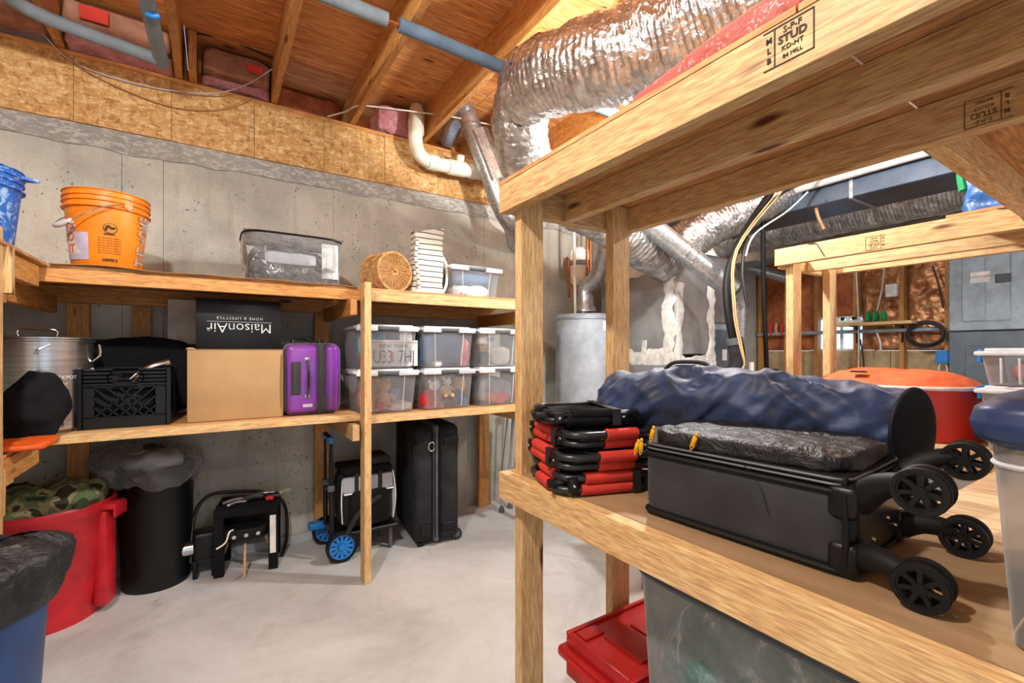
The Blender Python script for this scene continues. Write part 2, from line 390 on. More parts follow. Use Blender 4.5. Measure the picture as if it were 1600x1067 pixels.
def f_steel(nt, b):
    v = coords(nt, (1, 1, 40)); setc(nt, b, ramp(nt, noi(nt, v, 4, 3), [(.3, '#a8a6a4'), (.7, '#cfcdca')]))
mat('stainless', '#c4c2c0', .25, .95, f_steel)
def f_card(nt, b):
    v = coords(nt, (1, 1, 1)); a = noi(nt, v, 4, 4); c = ramp(nt, a, [(.3, '#ab8a5e'), (.7, '#bc9a6c')])
    st = noi(nt, coords(nt, (200, 200, 2)), 1, 2); c = mix(nt, .05, c, ramp(nt, st, [(.3, 0.2), (.7, .8)]), 'OVERLAY')
    setc(nt, b, c); bump(nt, b, a, .2, .01)
mat('cardboard', '#bb9460', .85, 0, f_card)
mat('worn_cardboard', '#a0703c', .8, 0, var('#8c5a2a', '#b07c44', 5, .3, .01, 12))
def f_pink(nt, b):
    v = coords(nt); a = noi(nt, v, 14, 7, .7); setc(nt, b, ramp(nt, a, [(.3, '#b4606c'), (.7, '#eeb0b4')])); bump(nt, b, a, 1, .03)
mat('pink_fibre', '#dd949c', 1, 0, f_pink, sheen=.3)
def f_kraftw(nt, b):
    v = coords(nt); a = noi(nt, v, 7, 5, .6, .6); setc(nt, b, ramp(nt, a, [(.3, '#8a5a44'), (.7, '#b98a6c')])); bump(nt, b, a, .7, .02)
mat('kraft_facing', '#a07858', .7, 0, f_kraftw)
def f_rust(nt, b):
    v = coords(nt); a = noi(nt, v, 6, 6, .65, .8); setc(nt, b, ramp(nt, a, [(.3, '#8a3c18'), (.7, '#c87844')])); bump(nt, b, a, .7, .02)
mat('rust_facing', '#a85a30', .6, 0, f_rust)
def f_navy(nt, b):
    v = coords(nt); a = noi(nt, v, 10, 4, .6, 2.0)
    setc(nt, b, ramp(nt, a, [(.35, '#14203a'), (.7, '#263c66')])); bump(nt, b, noi(nt, v, 8, 3, .5, .6), .35, .02)
mat('navy_nylon', '#243b66', .58, 0, f_navy, sheen=.2)
def f_tarp(nt, b):
    v = coords(nt); a = noi(nt, v, 9, 3, .5, 1.5); setc(nt, b, ramp(nt, a, [(.3, '#1d4a84'), (.7, '#3670b4')])); bump(nt, b, a, .6, .02)
mat('blue_tarp', '#2c62a8', .4, 0, f_tarp)
def f_orangecloth(nt, b):
    v = coords(nt); a = noi(nt, v, 9, 4, .6, .8); setc(nt, b, ramp(nt, a, [(.3, '#d45e36'), (.7, '#ee7e4e')])); bump(nt, b, a, .5, .015)
mat('orange_cloth', '#e47646', .7, 0, f_orangecloth)
def f_redvinyl(nt, b):
    v = coords(nt); a = noi(nt, v, 60, 3, .6); k = ramp(nt, a, [(.66, 0.0), (.7, .5)]); setc(nt, b, mix(nt, k, '#cc2a10', '#e87a5a')); bump(nt, b, noi(nt, v, 7, 3), .3, .015)
mat('red_vinyl', '#cc2a10', .4, 0, f_redvinyl)
def f_luggage(nt, b):
    v = coords(nt, (1, 1, 1)); a = noi(nt, v, 5, 4, .6); setc(nt, b, ramp(nt, a, [(.35, '#1b1c1f'), (.7, '#33353a')])); bump(nt, b, noi(nt, v, 500, 2), .2, .001)
mat('luggage_fabric', '#222327', .8, 0, f_luggage, sheen=.15)
def f_puck(nt, b):
    v = coords(nt); a = noi(nt, v, 16, 4, .6, 2.2); setc(nt, b, ramp(nt, a, [(.35, '#0e0e10'), (.75, '#222226')])); bump(nt, b, a, .8, .015)
mat('puckered_black', '#1c1c1e', .5, 0, f_puck)
def f_camo(nt, b):
    v = coords(nt); a = noi(nt, v, 9, 2, .5, .5)
    c = ramp(nt, a, [(0, '#2c3a24'), (.42, '#5f6f4a'), (.52, '#8f8a66'), (.6, '#33301f')], 'CONSTANT'); setc(nt, b, c); bump(nt, b, noi(nt, v, 12, 4), .6, .02)
mat('camo', '#5f6f4a', .85, 0, f_camo)
def f_spat(nt, b):
    v = coords(nt); a = noi(nt, v, 22, 5, .7, 1.5); k = ramp(nt, a, [(.52, 0.0), (.6, .75)]); setc(nt, b, mix(nt, k, '#1660b8', '#a8c4e0'))
mat('spattered_blue', '#1a5cb0', .5, 0, f_spat)
def f_stripe(nt, b):
    tc = N(nt, 'ShaderNodeTexCoord'); w_ = N(nt, 'ShaderNodeTexWave', wave_type='BANDS', bands_direction='Z'); w_.inputs['Scale'].default_value = 8.6
    nt.links.new(tc.outputs['Object'], w_.inputs['Vector']); c = ramp(nt, w_.outputs['Fac'], [(.90, '#dcd7ca'), (.94, '#33332f')]); setc(nt, b, c)
    bump(nt, b, noi(nt, coords(nt), 20, 3), .3, .01)
mat('striped_canvas', '#ddd8cc', .9, 0, f_stripe)
mat('wicker', '#c08a48', .65, 0, var('#94602a', '#d8a868', 30, .3, .003, 60))
def clear(name, tint, fac, rough=.15, c2=None):
    m = bpy.data.materials.new(name); m.use_nodes = True; nt = m.node_tree; b = nt.nodes['Principled BSDF']
    b.inputs['Base Color'].default_value = lin(tint); b.inputs['Roughness'].default_value = rough
    b.inputs['Specular IOR Level'].default_value = .7
    t = nt.nodes.new('ShaderNodeBsdfTransparent'); mx = nt.nodes.new('ShaderNodeMixShader')
    fr = nt.nodes.new('ShaderNodeFresnel'); fr.inputs[0].default_value = 1.35
    ad = N(nt, 'ShaderNodeMath', operation='ADD'); ad.use_clamp = True
    vn = ramp(nt, noi(nt, coords(nt), 6, 4), [(.3, fac*.7), (.7, fac*1.3)])
    nt.links.new(fr.outputs[0], ad.inputs[0]); nt.links.new(vn, ad.inputs[1]); nt.links.new(ad.outputs[0], mx.inputs[0])
    nt.links.new(t.outputs[0], mx.inputs[1]); nt.links.new(b.outputs[0], mx.inputs[2])
    nt.links.new(mx.outputs[0], nt.nodes['Material Output'].inputs['Surface']); M[name] = m
    return nt, b
clear('clear_plastic', '#f4f6f8', .13); clear('cloudy_plastic', '#dce2e4', .22, .3)
clear('lid_plastic', '#eef0f2', .72, .3); nt_, b_ = clear('clear_film', '#eef0f2', .12, .06)
bump(nt_, b_, noi(nt_, coords(nt_), 11, 3, .6, 2.5), 1, .03)
nt_, b_ = clear('wrap_film', '#ffffff', .03, .08)
bump(nt_, b_, noi(nt_, coords(nt_), 11, 3, .6, 2.5), 1, .02)
nt_, b_ = clear('red_film', '#ec9088', .38, .2); bump(nt_, b_, noi(nt_, coords(nt_), 14, 3, .6, 2), .8, .02)
def f_crk(nt, b):
    v = coords(nt); a = noi(nt, v, 10, 3, .5, 1.5); setc(nt, b, ramp(nt, a, [(.35, '#1c1e22'), (.7, '#4a4e54')])); bump(nt, b, a, 1, .03)
mat('crinkled_dark', '#2a2c30', .22, 0, f_crk, spec=1)
def f_strk(nt, b):
    v = coords(nt); a = noi(nt, v, 7, 5, .65, 1.6); setc(nt, b, ramp(nt, a, [(.3, '#33564f'), (.48, '#5d8078'), (.56, '#8aa0a4'), (.63, '#e6e8e2'), (.72, '#6a7a94')])); bump(nt, b, a, .7, .02)
mat('streaked_cloth', '#5f8a80', .6, 0, f_strk)
mat('lamp_glass', '#ffffff', .4, emit=('#fff0d8', 18))
mat('daylight_glass', '#a8cdf0', .3, emit=('#a4ccf4', 1.6))

# ================================================================== SETTING
WY = 3.45; CT = 2.57; OT = 2.955; JB = 2.96; SF = 3.20; RX = 6.36
struct('floor', MB().box((-1.6, -2.6, -.1), (RX+.2, WY+.2, 0)), 'concrete_floor')
# poured concrete wall made of form-cast panels
wb = thing('wall_back', None, None, (2.3, WY, 0), world=True); wb['kind'] = 'structure'
seams = [-1.6, -1.08, -.45, -.258, .714, 1.32, 1.95, 2.56, 3.17, 3.78, 4.39, 5.0, 5.61, RX+.2]
for i in range(len(seams)-1):
    build('cast_panel', MB().box((seams[i]+.0007, WY+(.003 if i % 2 else 0), 0), (seams[i+1]-.0007, WY+.2, CT-.10)), 'concrete_wall', wb, bev=.0015)
def lipf(mb, x0, x1, z0, z1, y, amp, nx, nzv):
    def g(u, v):
        x = x0+(x1-x0)*u; z = z0+(z1-z0)*v
        e = 1 if 0 < v < .95 else .15
        zz = z + (nz((x, 0, 1), 6, 3)*.02 if v < .01 else 0)
        return Vector((x, y-abs(fbm((x, 0, z), 16, 5))*amp*e, zz))
    return mb.surf(g, nx, nzv)
struct('trim_1', lipf(MB(), -1.6, RX+.2, CT-.115, CT, WY-.004, .022, 560, 8).box((-1.6, WY, CT-.1), (RX+.2, WY+.2, CT)), 'rough_concrete', smooth=True, ang=180)
# OSB rim band in panels, with a plate on top
rim = thing('trim_2', None, None, (2.3, WY, CT), world=True); rim['kind'] = 'structure'
ox = [-1.6, -1.09, -.653, -.218, .2185, .647]+[.647+.435*k for k in range(1, 14)]
for i in range(len(ox)-1):
    build('osb_panel', MB().box((ox[i]+.0015, WY-.012+(.002 if i % 2 else 0), CT+.004), (ox[i+1]-.0015, WY, OT-.02)), 'osb', rim)
build('seam_light_block', MB().box((-1.6, WY+.001, CT), (RX, WY+.03, OT-.022)), 'old_lumber_x', rim)  # added behind the panels to block light leaking through their seams
build('plate', MB().box((-1.6, WY-.018, OT-.022), (RX, WY+.12, OT)), 'old_lumber_x', rim)
build('rim_board', MB().box((-1.6, WY+.34, OT), (RX, WY+.37, SF)), 'subfloor', rim)
ce = thing('ceiling', None, None, (2.3, .5, JB), world=True); ce['kind'] = 'structure'
xs = [-1.6, -.18-.26, 1.6, 3.8, RX+.2]; ys = [-2.6, -1.6, -.38, .84, 2.06, 3.28, WY+.4]
for j in range(len(ys)-1):
    off = .55*(j % 2)
    xx = [-1.6]+[x+off for x in (-.7, 1.7, 4.1)]+[RX+.2]
    for i in range(len(xx)-1):
        build('plywood_panel', MB().box((xx[i]+.0015, ys[j]+.0015, SF), (xx[i+1]-.0015, ys[j+1]-.0015, SF+.02)), 'subfloor', ce)
JX = [-1.23, -.706, -.18, .334, .843, 1.388]+[1.388+.515*k for k in range(1, 10)]
for x in JX:
    build('joist', MB().box((x-.019, -2.5, JB), (x+.019, WY+.34, SF-.001)), 'old_lumber_y', ce, bev=.003)
build('joist', MB().box((-.13, WY-.16, JB), (-.09, WY+.2, SF-.005)), 'old_lumber_z', ce, bev=.003)
# insulation between joists at the wall
def batt(x0, x1, y0, y1, z0, z1, m, seed, slope=0, name='insulation_batt', lab=''):
    mb = MB(); soft(mb, ((x0+x1)/2, (y0+y1)/2, (z0+z1)/2), ((x1-x0)/2, (y1-y0)/2, (z1-z0)/2), 9, .02, 9, seed, 70, 40, ridge=.008)
    o = build(name, mb, m, smooth=True, ang=180); return tag(o, lab, 'insulation')
batt(-.68, -.21, WY-.10, WY+.05, JB+.005, JB+.085, 'pink_fibre', 1, lab='pink fibreglass strip poking over the board, behind the grey foam-sleeved pipe')
batt(-.68, -.21, WY-.16, WY+.2, JB+.05, SF-.03, 'kraft_facing', 2, lab='brown kraft-faced insulation batt with red print behind the curved grey pipe')
batt(-.07, .31, WY-.03, WY+.2, JB+.005, JB+.07, 'pink_fibre', 3, lab='pink fibreglass strip under the kraft batt right of the doubled joist')
batt(-.07, .31, WY-.10, WY+.22, JB+.06, SF-.03, 'kraft_facing', 4, lab='kraft-faced insulation batt right of the doubled joist at top left')
batt(1.02, 1.36, WY-.06, WY+.2, JB+.005, SF-.05, 'pink_fibre', 5, lab='square pink fibreglass batt stuffed beside the white pipe elbow')
batt(.37, .80, WY+.18, WY+.30, JB+.09, SF-.01, 'rust_facing', 6, lab='torn rust-coloured insulation hanging in the dark joist bay')
batt(-1.2, -.74, WY-.12, WY+.2, JB+.03, SF-.03, 'kraft_facing', 7, lab='shadowed kraft insulation batt in the far left joist bay')
for (x, z, wx, wz, yy) in ((-.60, SF-.10, .12, .075, WY-.185), (.17, JB+.13, .09, .05, WY-.128)):
    tag(build('printed_label', MB().rbox((x, yy, z-wz/2), (x+wx, yy+.006, z+wz/2), .002, 1), 'red_cloth'),
        'faded red printed patch on the kraft batt ' + ('behind the curved pipe' if x < 0 else 'right of the doubled joist'), 'label')

# right-hand exterior framed wall
wr = thing('wall_right', None, None, (RX, .5, 0), world=True); wr['kind'] = 'structure'
SX = 6.2
SY = [3.40, 3.06, 2.70, 2.29, 1.865, 1.497, 1.09, .69, .28, -.13, -.54, -.95]
build('sheathing', MB().box((RX, -2.6, 1.32), (RX+.1, 2.17, 3.2)).box((RX, 2.80, 1.32), (RX+.1, WY, 3.2)).box((RX, 2.17, 1.72), (RX+.1, 2.80, 3.2)), 'osb', wr)
for y in SY:
    build('stud', MB().box((SX, y-.02, 0), (SX+.09, y+.02, 2.95)), 'old_lumber_z', wr, bev=.003)
build('top_plate', MB().box((SX, -2.5, 2.95), (SX+.12, WY, 2.99)), 'old_lumber_y', wr)
yy = -2.5
while yy < WY-.05:
    y2 = min(yy+.9, WY)
    for z0, z1 in ((0, .42), (.425, .86), (.865, 1.315)):
        build('tan_board', MB().box((RX-.03, yy+.003, z0), (RX+.1, y2-.003, z1)), 'tan_panel', wr, bev=.002)
    yy = y2
def wallbatt(y0, y1, z0, z1, m, seed, x=RX-.02):
    mb = MB()
    def g(u, v):
        y = y0+(y1-y0)*u; z = z0+(z1-z0)*v; e = math.sin(PI*u)**.3*math.sin(PI*v)**.3
        return Vector((x-e*(.03+.03*fbm((0, y, z), 6, seed)), y, z))
    mb.surf(g, 22, 60); return build('insulation_batt', mb, m, wr, smooth=True, ang=180)
for i in range(len(SY)-1):
    y1, y0 = SY[i]-.02, SY[i+1]+.02
    lo = 1.33
    mm = 'foil_faced' if 3 <= i <= 5 else 'rust_facing'
    if i in (2,): wallbatt(y0, y1, 1.74, 2.94, mm, i)
    else: wallbatt(y0, y1, lo, 2.94, mm, i)
# basement window
win = MB()
for a, b in (((RX-.02, 2.15, 1.31), (RX+.06, 2.18, 1.73)), ((RX-.02, 2.79, 1.31), (RX+.06, 2.82, 1.73)), ((RX-.02, 2.18, 1.31), (RX+.06, 2.79, 1.34)), ((RX-.02, 2.18, 1.70), (RX+.06, 2.79, 1.73)), ((RX-.01, 2.47, 1.34), (RX+.03, 2.50, 1.70))): win.box(a, b)
wo = struct('window_1', win, 'white_plastic', bev=.003)
build('pane', MB().box((RX+.03, 2.18, 1.34), (RX+.035, 2.47, 1.70)), 'daylight_glass', wo)
build('pane', MB().box((RX+.03, 2.50, 1.34), (RX+.035, 2.79, 1.70)), 'daylight_glass', wo)

# ================================================================== WOODEN SHELVES
LT = 'lumber_'
def board(root, a, b, name='beam', axis=None, old=False, bev=.002):
    d = [b[i]-a[i] for i in range(3)]; ax = axis or 'xyz'[d.index(max(d))]
    return build(name, MB().box(a, b), ('old_lumber_' if old else 'lumber_')+ax, root, bev=bev)
# near shelf, left limb
TZ = 1.855; LZ = .90; FX = .80; FY = 1.315
n1 = thing('shelf_unit', 'pale lumber shelf unit in the foreground holding the suitcase and folded chairs', 'shelf', (1.09, .3, 0), world=True)
YN = -.75
def topbeams(root, x, y0, y1, z1, h=.089): return board(root, (x, y0, z1-h), (x+.038, y1, z1))
topbeams(n1, FX, YN, FY, TZ, .092)
topbeams(n1, 1.048, YN, FY-.04, TZ); topbeams(n1, 1.341, YN, FY, TZ)
board(n1, (FX+.038, FY-.038, TZ-.089), (1.341, FY, TZ))
board(n1, (FX, YN, LZ-.089), (FX+.038, FY, LZ)); board(n1, (1.341, YN, LZ-.089), (1.379, FY, LZ))
board(n1, (FX+.038, FY-.038, LZ-.101), (1.341, FY, LZ-.013)); board(n1, (1.06, YN, LZ-.101), (1.098, FY-.038, LZ-.013))
for y in (FY-.078, -.45):
    board(n1, (FX+.038, y, 0), (FX+.127, y+.038, TZ-.002), 'post'); board(n1, (1.252, y, 0), (1.341, y+.038, TZ-.002), 'post')
build('deck_panel', MB().box((FX-.001, YN, TZ+.001), (1.381, .374, TZ+.013)), 'ply_y', n1)
build('deck_panel', MB().box((FX-.001, .378, TZ+.001), (1.381, FY, TZ+.013)), 'ply_y', n1)
build('deck_panel', MB().box((FX+.0385, YN, LZ-.012), (1.379, FY-.002, LZ+.001)), 'deck_board', n1)
# cross limb
n2 = thing('shelf_unit', 'bridging shelf section with pale plywood deck between the near shelf and the right shelf', 'shelf', (2.0, 0, 0), world=True)
board(n2, (1.38, .376-.038, TZ-.089), (2.55, .376, TZ)); board(n2, (1.38, YN+.1, TZ-.089), (2.55, YN+.138, TZ)); board(n2, (1.38, -.2, TZ-.089), (2.55, -.162, TZ))
build('deck_panel', MB().box((1.383, YN+.1, TZ+.001), (2.0, .378, TZ+.013)), 'ply_x', n2); build('deck_panel', MB().box((2.004, YN+.1, TZ+.001), (2.548, .378, TZ+.013)), 'ply_x', n2)
board(n2, (1.38, .37, LZ-.101), (2.55, .408, LZ-.013)); board(n2, (1.38, YN+.1, LZ-.101), (2.55, YN+.138, LZ-.013))
build('deck_panel', MB().box((1.382, YN+.1, LZ-.012), (1.83, .41, LZ+.001)), 'light_ply', n2); build('deck_panel', MB().box((1.833, YN+.1, LZ-.012), (2.548, .41, LZ+.001)), 'light_ply', n2)
# right limb
n3 = thing('shelf_unit', 'lumber shelf unit on the right carrying the round red bag and blue tarp bag', 'shelf', (2.85, .3, 0), world=True)
RF = 2.55
for z in (TZ, LZ):
    board(n3, (RF, YN, z-.089), (RF+.038, FY, z)); board(n3, (RF+.27, YN, z-.101), (RF+.308, FY-.04, z-.013)); board(n3, (RF+.55, YN, z-.089), (RF+.588, FY, z))
    board(n3, (RF+.038, FY-.038, z-.101), (RF+.55, FY, z-.013))
build('deck_panel', MB().box((RF+.039, YN, LZ-.012), (RF+.588, FY, LZ+.001)), 'light_ply', n3)
build('deck_panel', MB().box((RF+.001, YN, TZ+.001), (RF+.588, .62, TZ+.013)), 'ply_y', n3)
for y in (FY-.078, -.45):
    board(n3, (RF+.038, y, 0), (RF+.127, y+.038, TZ-.002), 'post'); board(n3, (RF+.461, y, 0), (RF+.55, y+.038, TZ-.002), 'post')
# hooks / bent nails on the right beam
for y in (1.10, .42):
    p0 = Vector((RF-.004, y, TZ-.02)); build('bent_nail', MB().tube([p0+Vector((0, .05, .02)), p0+Vector((0, .01, .015)), p0+Vector((0, 0, 0)), p0+Vector((0, -.03, -.06))], .0022, 5), 'wire_black', n3)
# stamps printed on the studs
def stamp(root, x, yc, zc, s, flip=1, m='ink_faded'):
    mb = MB(); r = Vector((0, -1, 0))*flip; u = Vector((0, 0, 1))*flip; o = Vector((x, yc, zc))
    text_mb(mb, 'S-P-F', .015*s, o+u*.026*s-r*.0*s, r, u); text_mb(mb, 'STUD', .019*s, o+u*.009*s, r, u, bold=.0004)
    text_mb(mb, 'KD-HT', .012*s, o-u*.005*s, r, u); text_mb(mb, '84 MILL', .010*s, o-u*.019*s, r, u)
    for k, ch in enumerate('MLB'): text_mb(mb, ch, .014*s, o-r*.040*s+u*(.020-.018*k)*s, r, u, bold=.0004)
    for a, b in (((-.031, -.026), (-.029, .040)), ((-.050, .040), (.034, .042)), ((-.050, -.028), (.034, -.026)), ((.033, -.028), (.035, .042))):
        q = [o+r*a[0]*s+u*a[1]*s, o+r*b[0]*s+u*a[1]*s, o+r*b[0]*s+u*b[1]*s, o+r*a[0]*s+u*b[1]*s]; n_ = Vector((-.0006, 0, 0))
        mb.add(q+[p+n_ for p in q], [(0,1,2,3),(7,6,5,4),(0,4,5,1),(1,5,6,2),(2,6,7,3),(3,7,4,0)])
    build('stamp', mb, m, root)
P1 = P(1238, 60, X=FX-.0008); stamp(n1, FX-.0008, P1.y, TZ-.045, .95, 1, 'ink')
P2 = P(1537, 162, X=1.341); stamp(n1, 1.3405, P2.y, TZ-.047, .85, -1)
P3 = P(1365, 378, X=RF); stamp(n3, RF-.0005, P3.y, TZ-.045, .9, -1)
P4 = P(1397, 392, X=RF+.27); 

# shelf along the concrete wall
SFY = 2.68; SBY = 3.36
back = thing('shelf_unit', 'long two-tier lumber shelf unit along the concrete wall', 'shelf', (.7, 3.05, 0), world=True)
XL, XM, XR = -1.5, .72, 2.0
UZ = 1.672; LZL = .945; LZR = .922
def bpost(x, z, y=SFY, old=False): board(back, (x-.019, y, 0), (x+.019, y+.089, z), 'post', old=old)
bpost(XM, UZ+.02, SFY-.089); bpost(XR-.02, UZ-.01)
for x in (-.62, XM-.10, 1.90): board(back, (x-.045, SBY, 0), (x+.045, SBY+.038, UZ-.11), 'post', old=True)
board(back, (-.40, SBY+.04, 1.1), (-.31, SBY+.078, 1.56), 'block', old=True)
# upper tier
board(back, (XL, SFY, UZ-.075), (XM-.02, SFY+.038, UZ-.013), old=True); board(back, (XM-.019, SFY, UZ-.075), (XR, SFY+.038, UZ-.013))
board(back, (XL, SBY, UZ-.105), (XR, SBY+.038, UZ-.013), old=True)
for x in (-.72, XM-.07, 1.86): board(back, (x-.019, SFY-.0 if x != XM-.07 else SFY-.06, UZ-.165), (x+.019, SBY, UZ-.077), 'cross_beam', old=True)
build('deck_panel', MB().box((XL, SFY-.004, UZ-.012), (XM-.021, SBY+.03, UZ)), 'ply_x', back); build('deck_panel', MB().box((XM+.001, SFY+.001, UZ-.012), (XR, SBY+.03, UZ)), 'ply_x', back)
# lower tier
board(back, (-.82, SFY, LZL-.038), (XM-.02, SFY+.089, LZL)); board(back, (XM-.019, SFY, LZR-.038), (XR, SFY+.089, LZR))
board(back, (-.82, SFY+.30, LZL-.05), (XM-.02, SFY+.389, LZL-.012), old=True)
board(back, (XL, SBY-.09, LZL-.05), (XR, SBY, LZL-.012), old=True)
build('deck_panel', MB().box((-.82, SFY+.091, LZL-.012), (XM-.02, SBY, LZL)), 'ply_x', back); build('deck_panel', MB().box((XM, SFY+.091, LZR-.012), (XR, SBY, LZR)), 'ply_x', back)
for x in (-.74, XM-.06, 1.86): board(back, (x-.019, SFY-.07 if x == XM-.06 else SFY-.02, LZL-.140), (x+.019, SBY, LZL-.051), 'cross_beam')
def sag(mb, x0, x1, y0, y1, z, seed):
    def top(u, v):
        x = x0+(x1-x0)*u; y = y0+(y1-y0)*v
        f = (1-v)**3
        yy_ = y + (.012*nz((x, 0, 0), 5, seed))*f
        return Vector((x, yy_, z+.004+.010*abs(nz((x, y, 0), 3, seed))-f*(.010+.016*nz((x, 0, 0), 3.5, seed+1))))
    return mb.surf(top, 70, 14)
tag(build('cardboard_sheet', sag(MB(), -.58, .68, SFY-.022, SBY-.02, UZ+.004, 2), 'worn_cardboard', smooth=True, thick=.004), 'flattened brown cardboard sheet lining the top shelf under the orange bucket', 'cardboard')

# left limb of the wall shelf
lf = thing('shelf_unit', 'lumber shelf unit at the left edge under the spattered blue bucket', 'shelf', (-1.0, 2.1, 0), world=True)
LX = -.60
board(lf, (LX-.045, 2.20, 0), (LX, 2.238, 1.722), 'post'); board(lf, (LX-.04, 2.24, 1.50), (LX+.02, 2.27, 1.66), 'block')
board(lf, (LX-.04, 2.24, .74), (LX-.002, 2.272, .90), 'block')
board(lf, (LX-.05, .9, UZ-.10), (LX-.012, SFY-.01, UZ-.012), old=True); board(lf, (LX-.40, .9, UZ-.10), (LX-.362, SFY-.01, UZ-.012), old=True)
build('deck_panel', MB().box((-1.5, .9, UZ-.011), (LX+.01, SFY-.006, UZ)), 'ply_y', lf)
board(lf, (LX-.05, .9, .84), (LX-.012, SFY-.01, .925), old=True)
build('deck_panel', MB().box((-1.5, .9, .926), (LX-.02, SFY-.04, .938)), 'ply_y', lf)
for y in (2.46,): board(lf, (-1.5, y, .80), (LX-.05, y+.07, .838), 'cross_beam')
board(lf, (-1.5, 2.42, UZ-.19), (LX-.05, 2.458, UZ-.101), 'cross_beam', old=True)
board(lf, (LX-.18, 2.25, LZL-.10), (LX-.09, 2.75, LZL-.062), 'cross_beam')
for y in (.95,): board(lf, (LX-.045, y, 0), (LX, y+.038, 1.722), 'post')
struct('wall_left', MB().box((-1.62, -2.6, 0), (-1.52, WY, SF)), 'concrete_wall')

# ================================================================== PIPES, DUCTS, WIRES
def pipe(name, label, cat, pts, r, m, n=14, smooth=6, extra=None, ang=60):
    o = build(name, MB().tube(pts, r, n, smooth=smooth), m, smooth=True, ang=ang); return tag(o, label, cat)
a1 = P(245, 92, Z=2.895)
pipe('sleeved_pipe', 'grey foam-sleeved pipe curving along the wall at top left', 'pipe', [a1+Vector((.0, 0, 0)), P(130, 50, Z=2.9), P(60, 22, Z=2.9), P(5, -12, Z=2.9), P(-60, -90, Z=2.9)], .033, 'grey_foam')
o = pipe('sleeved_pipe', 'split grey foam-sleeved pipe running overhead from the corner at top left', 'pipe', [a1+Vector((.02, .03, 0)), a1+Vector((.01, -.3, 0)), a1+Vector((0, -1.2, 0)), a1+Vector((0, -5.0, 0))], .034, 'grey_foam', smooth=3)
pipe('sleeved_pipe', 'light grey foam-sleeved pipe crossing under the joists, left length', 'pipe', [Vector((-1.5, 2.19, 2.915)), Vector((.70, 2.19, 2.905))], .033, 'grey_foam', smooth=0)
pipe('sleeved_pipe', 'darker bluish foam-sleeved pipe ending behind the foil duct', 'pipe', [Vector((.76, 2.19, 2.905)), Vector((1.9, 2.19, 2.89)), Vector((3.4, 2.19, 2.88))], .033, 'blue_foam', smooth=0)
pipe('copper_pipe', 'bare copper pipe in the gap between the two foam sleeves', 'pipe', [Vector((.69, 2.19, 2.905)), Vector((.78, 2.19, 2.905))], .012, 'copper', smooth=0)
# white drain pipe
dp = thing('drain_pipe', 'white drain pipe with elbow and tee on the board below the joists', 'pipe', P(700, 250, Y=3.30), world=True)
Yp = 3.30; pp = [P(650, 165, Y=Yp+.25), P(651, 178, Y=Yp), P(650, 225, Y=Yp), P(665, 250, Y=Yp), P(700, 260, Y=Yp), P(745, 270, Y=Yp), P(850, 287, Y=Yp)]
build('pipe', MB().tube(pp, .052, 16, smooth=5), 'pvc', dp, smooth=True, ang=60)
for (x, y, dx, dy, l) in ((650, 200, 0, 1, 20), (676, 254, 1, .26, 14), (713, 263, 1, .2, 26), (738, 268, 1, .2, 8)):
    a, b = P(x-dx*l/2, y-dy*l/2, Y=Yp), P(x+dx*l/2, y+dy*l/2, Y=Yp); build('coupling', MB().tube([a, b], .060, 18), 'pvc', dp, smooth=True)
build('coupling', MB().tube([P(651, 175, Y=Yp), P(651, 192, Y=Yp)], .060, 18), 'tan_cloth', dp, smooth=True)
build('cleanout_plug', MB().tube([P(718, 258, Y=Yp-.0), P(720, 243, Y=Yp-.02)], .032, 14), 'pvc', dp, smooth=True)
pipe('drain_pipe', 'short stretch of white pipe seen beyond the foil duct over the near shelf', 'pipe', [P(850, 240, Y=WY-.01), P(885, 236, Y=3.2), P(960, 232, Y=3.2)], .04, 'pvc', smooth=0)
# galvanised vent
gv = thing('metal_vent_pipe', 'galvanised vent pipe with damper box dropping from the joist bay', 'vent pipe', P(755, 240, Y=3.2), world=True)
c1, c2 = P(728, 178, Y=3.22), P(738, 202, Y=3.2)
build('pipe', MB().tube([P(700, 218, Y=3.7), P(712, 190, Y=3.4), c1, c2, P(783, 322, Y=3.12), P(800, 352, Y=3.15), P(806, 380, Y=3.4)], .075, 18, smooth=4), 'galvanised', gv, smooth=True, ang=60)
mb = MB(); ax_ = (P(775, 292, Y=3.14)-c2).normalized(); 
aa, bb = P(745, 208, Y=3.19), P(775, 285, Y=3.13); mb.tube([aa, bb], .096, 8); build('damper_box', mb, 'galvanised', gv)
for (x, y) in ((736, 198), (779, 305), (724, 172)):
    a = P(x, y, Y=3.2); build('band', MB().tube([a-ax_*.012, a+ax_*.012], .081, 20), 'galvanised', gv, smooth=True)
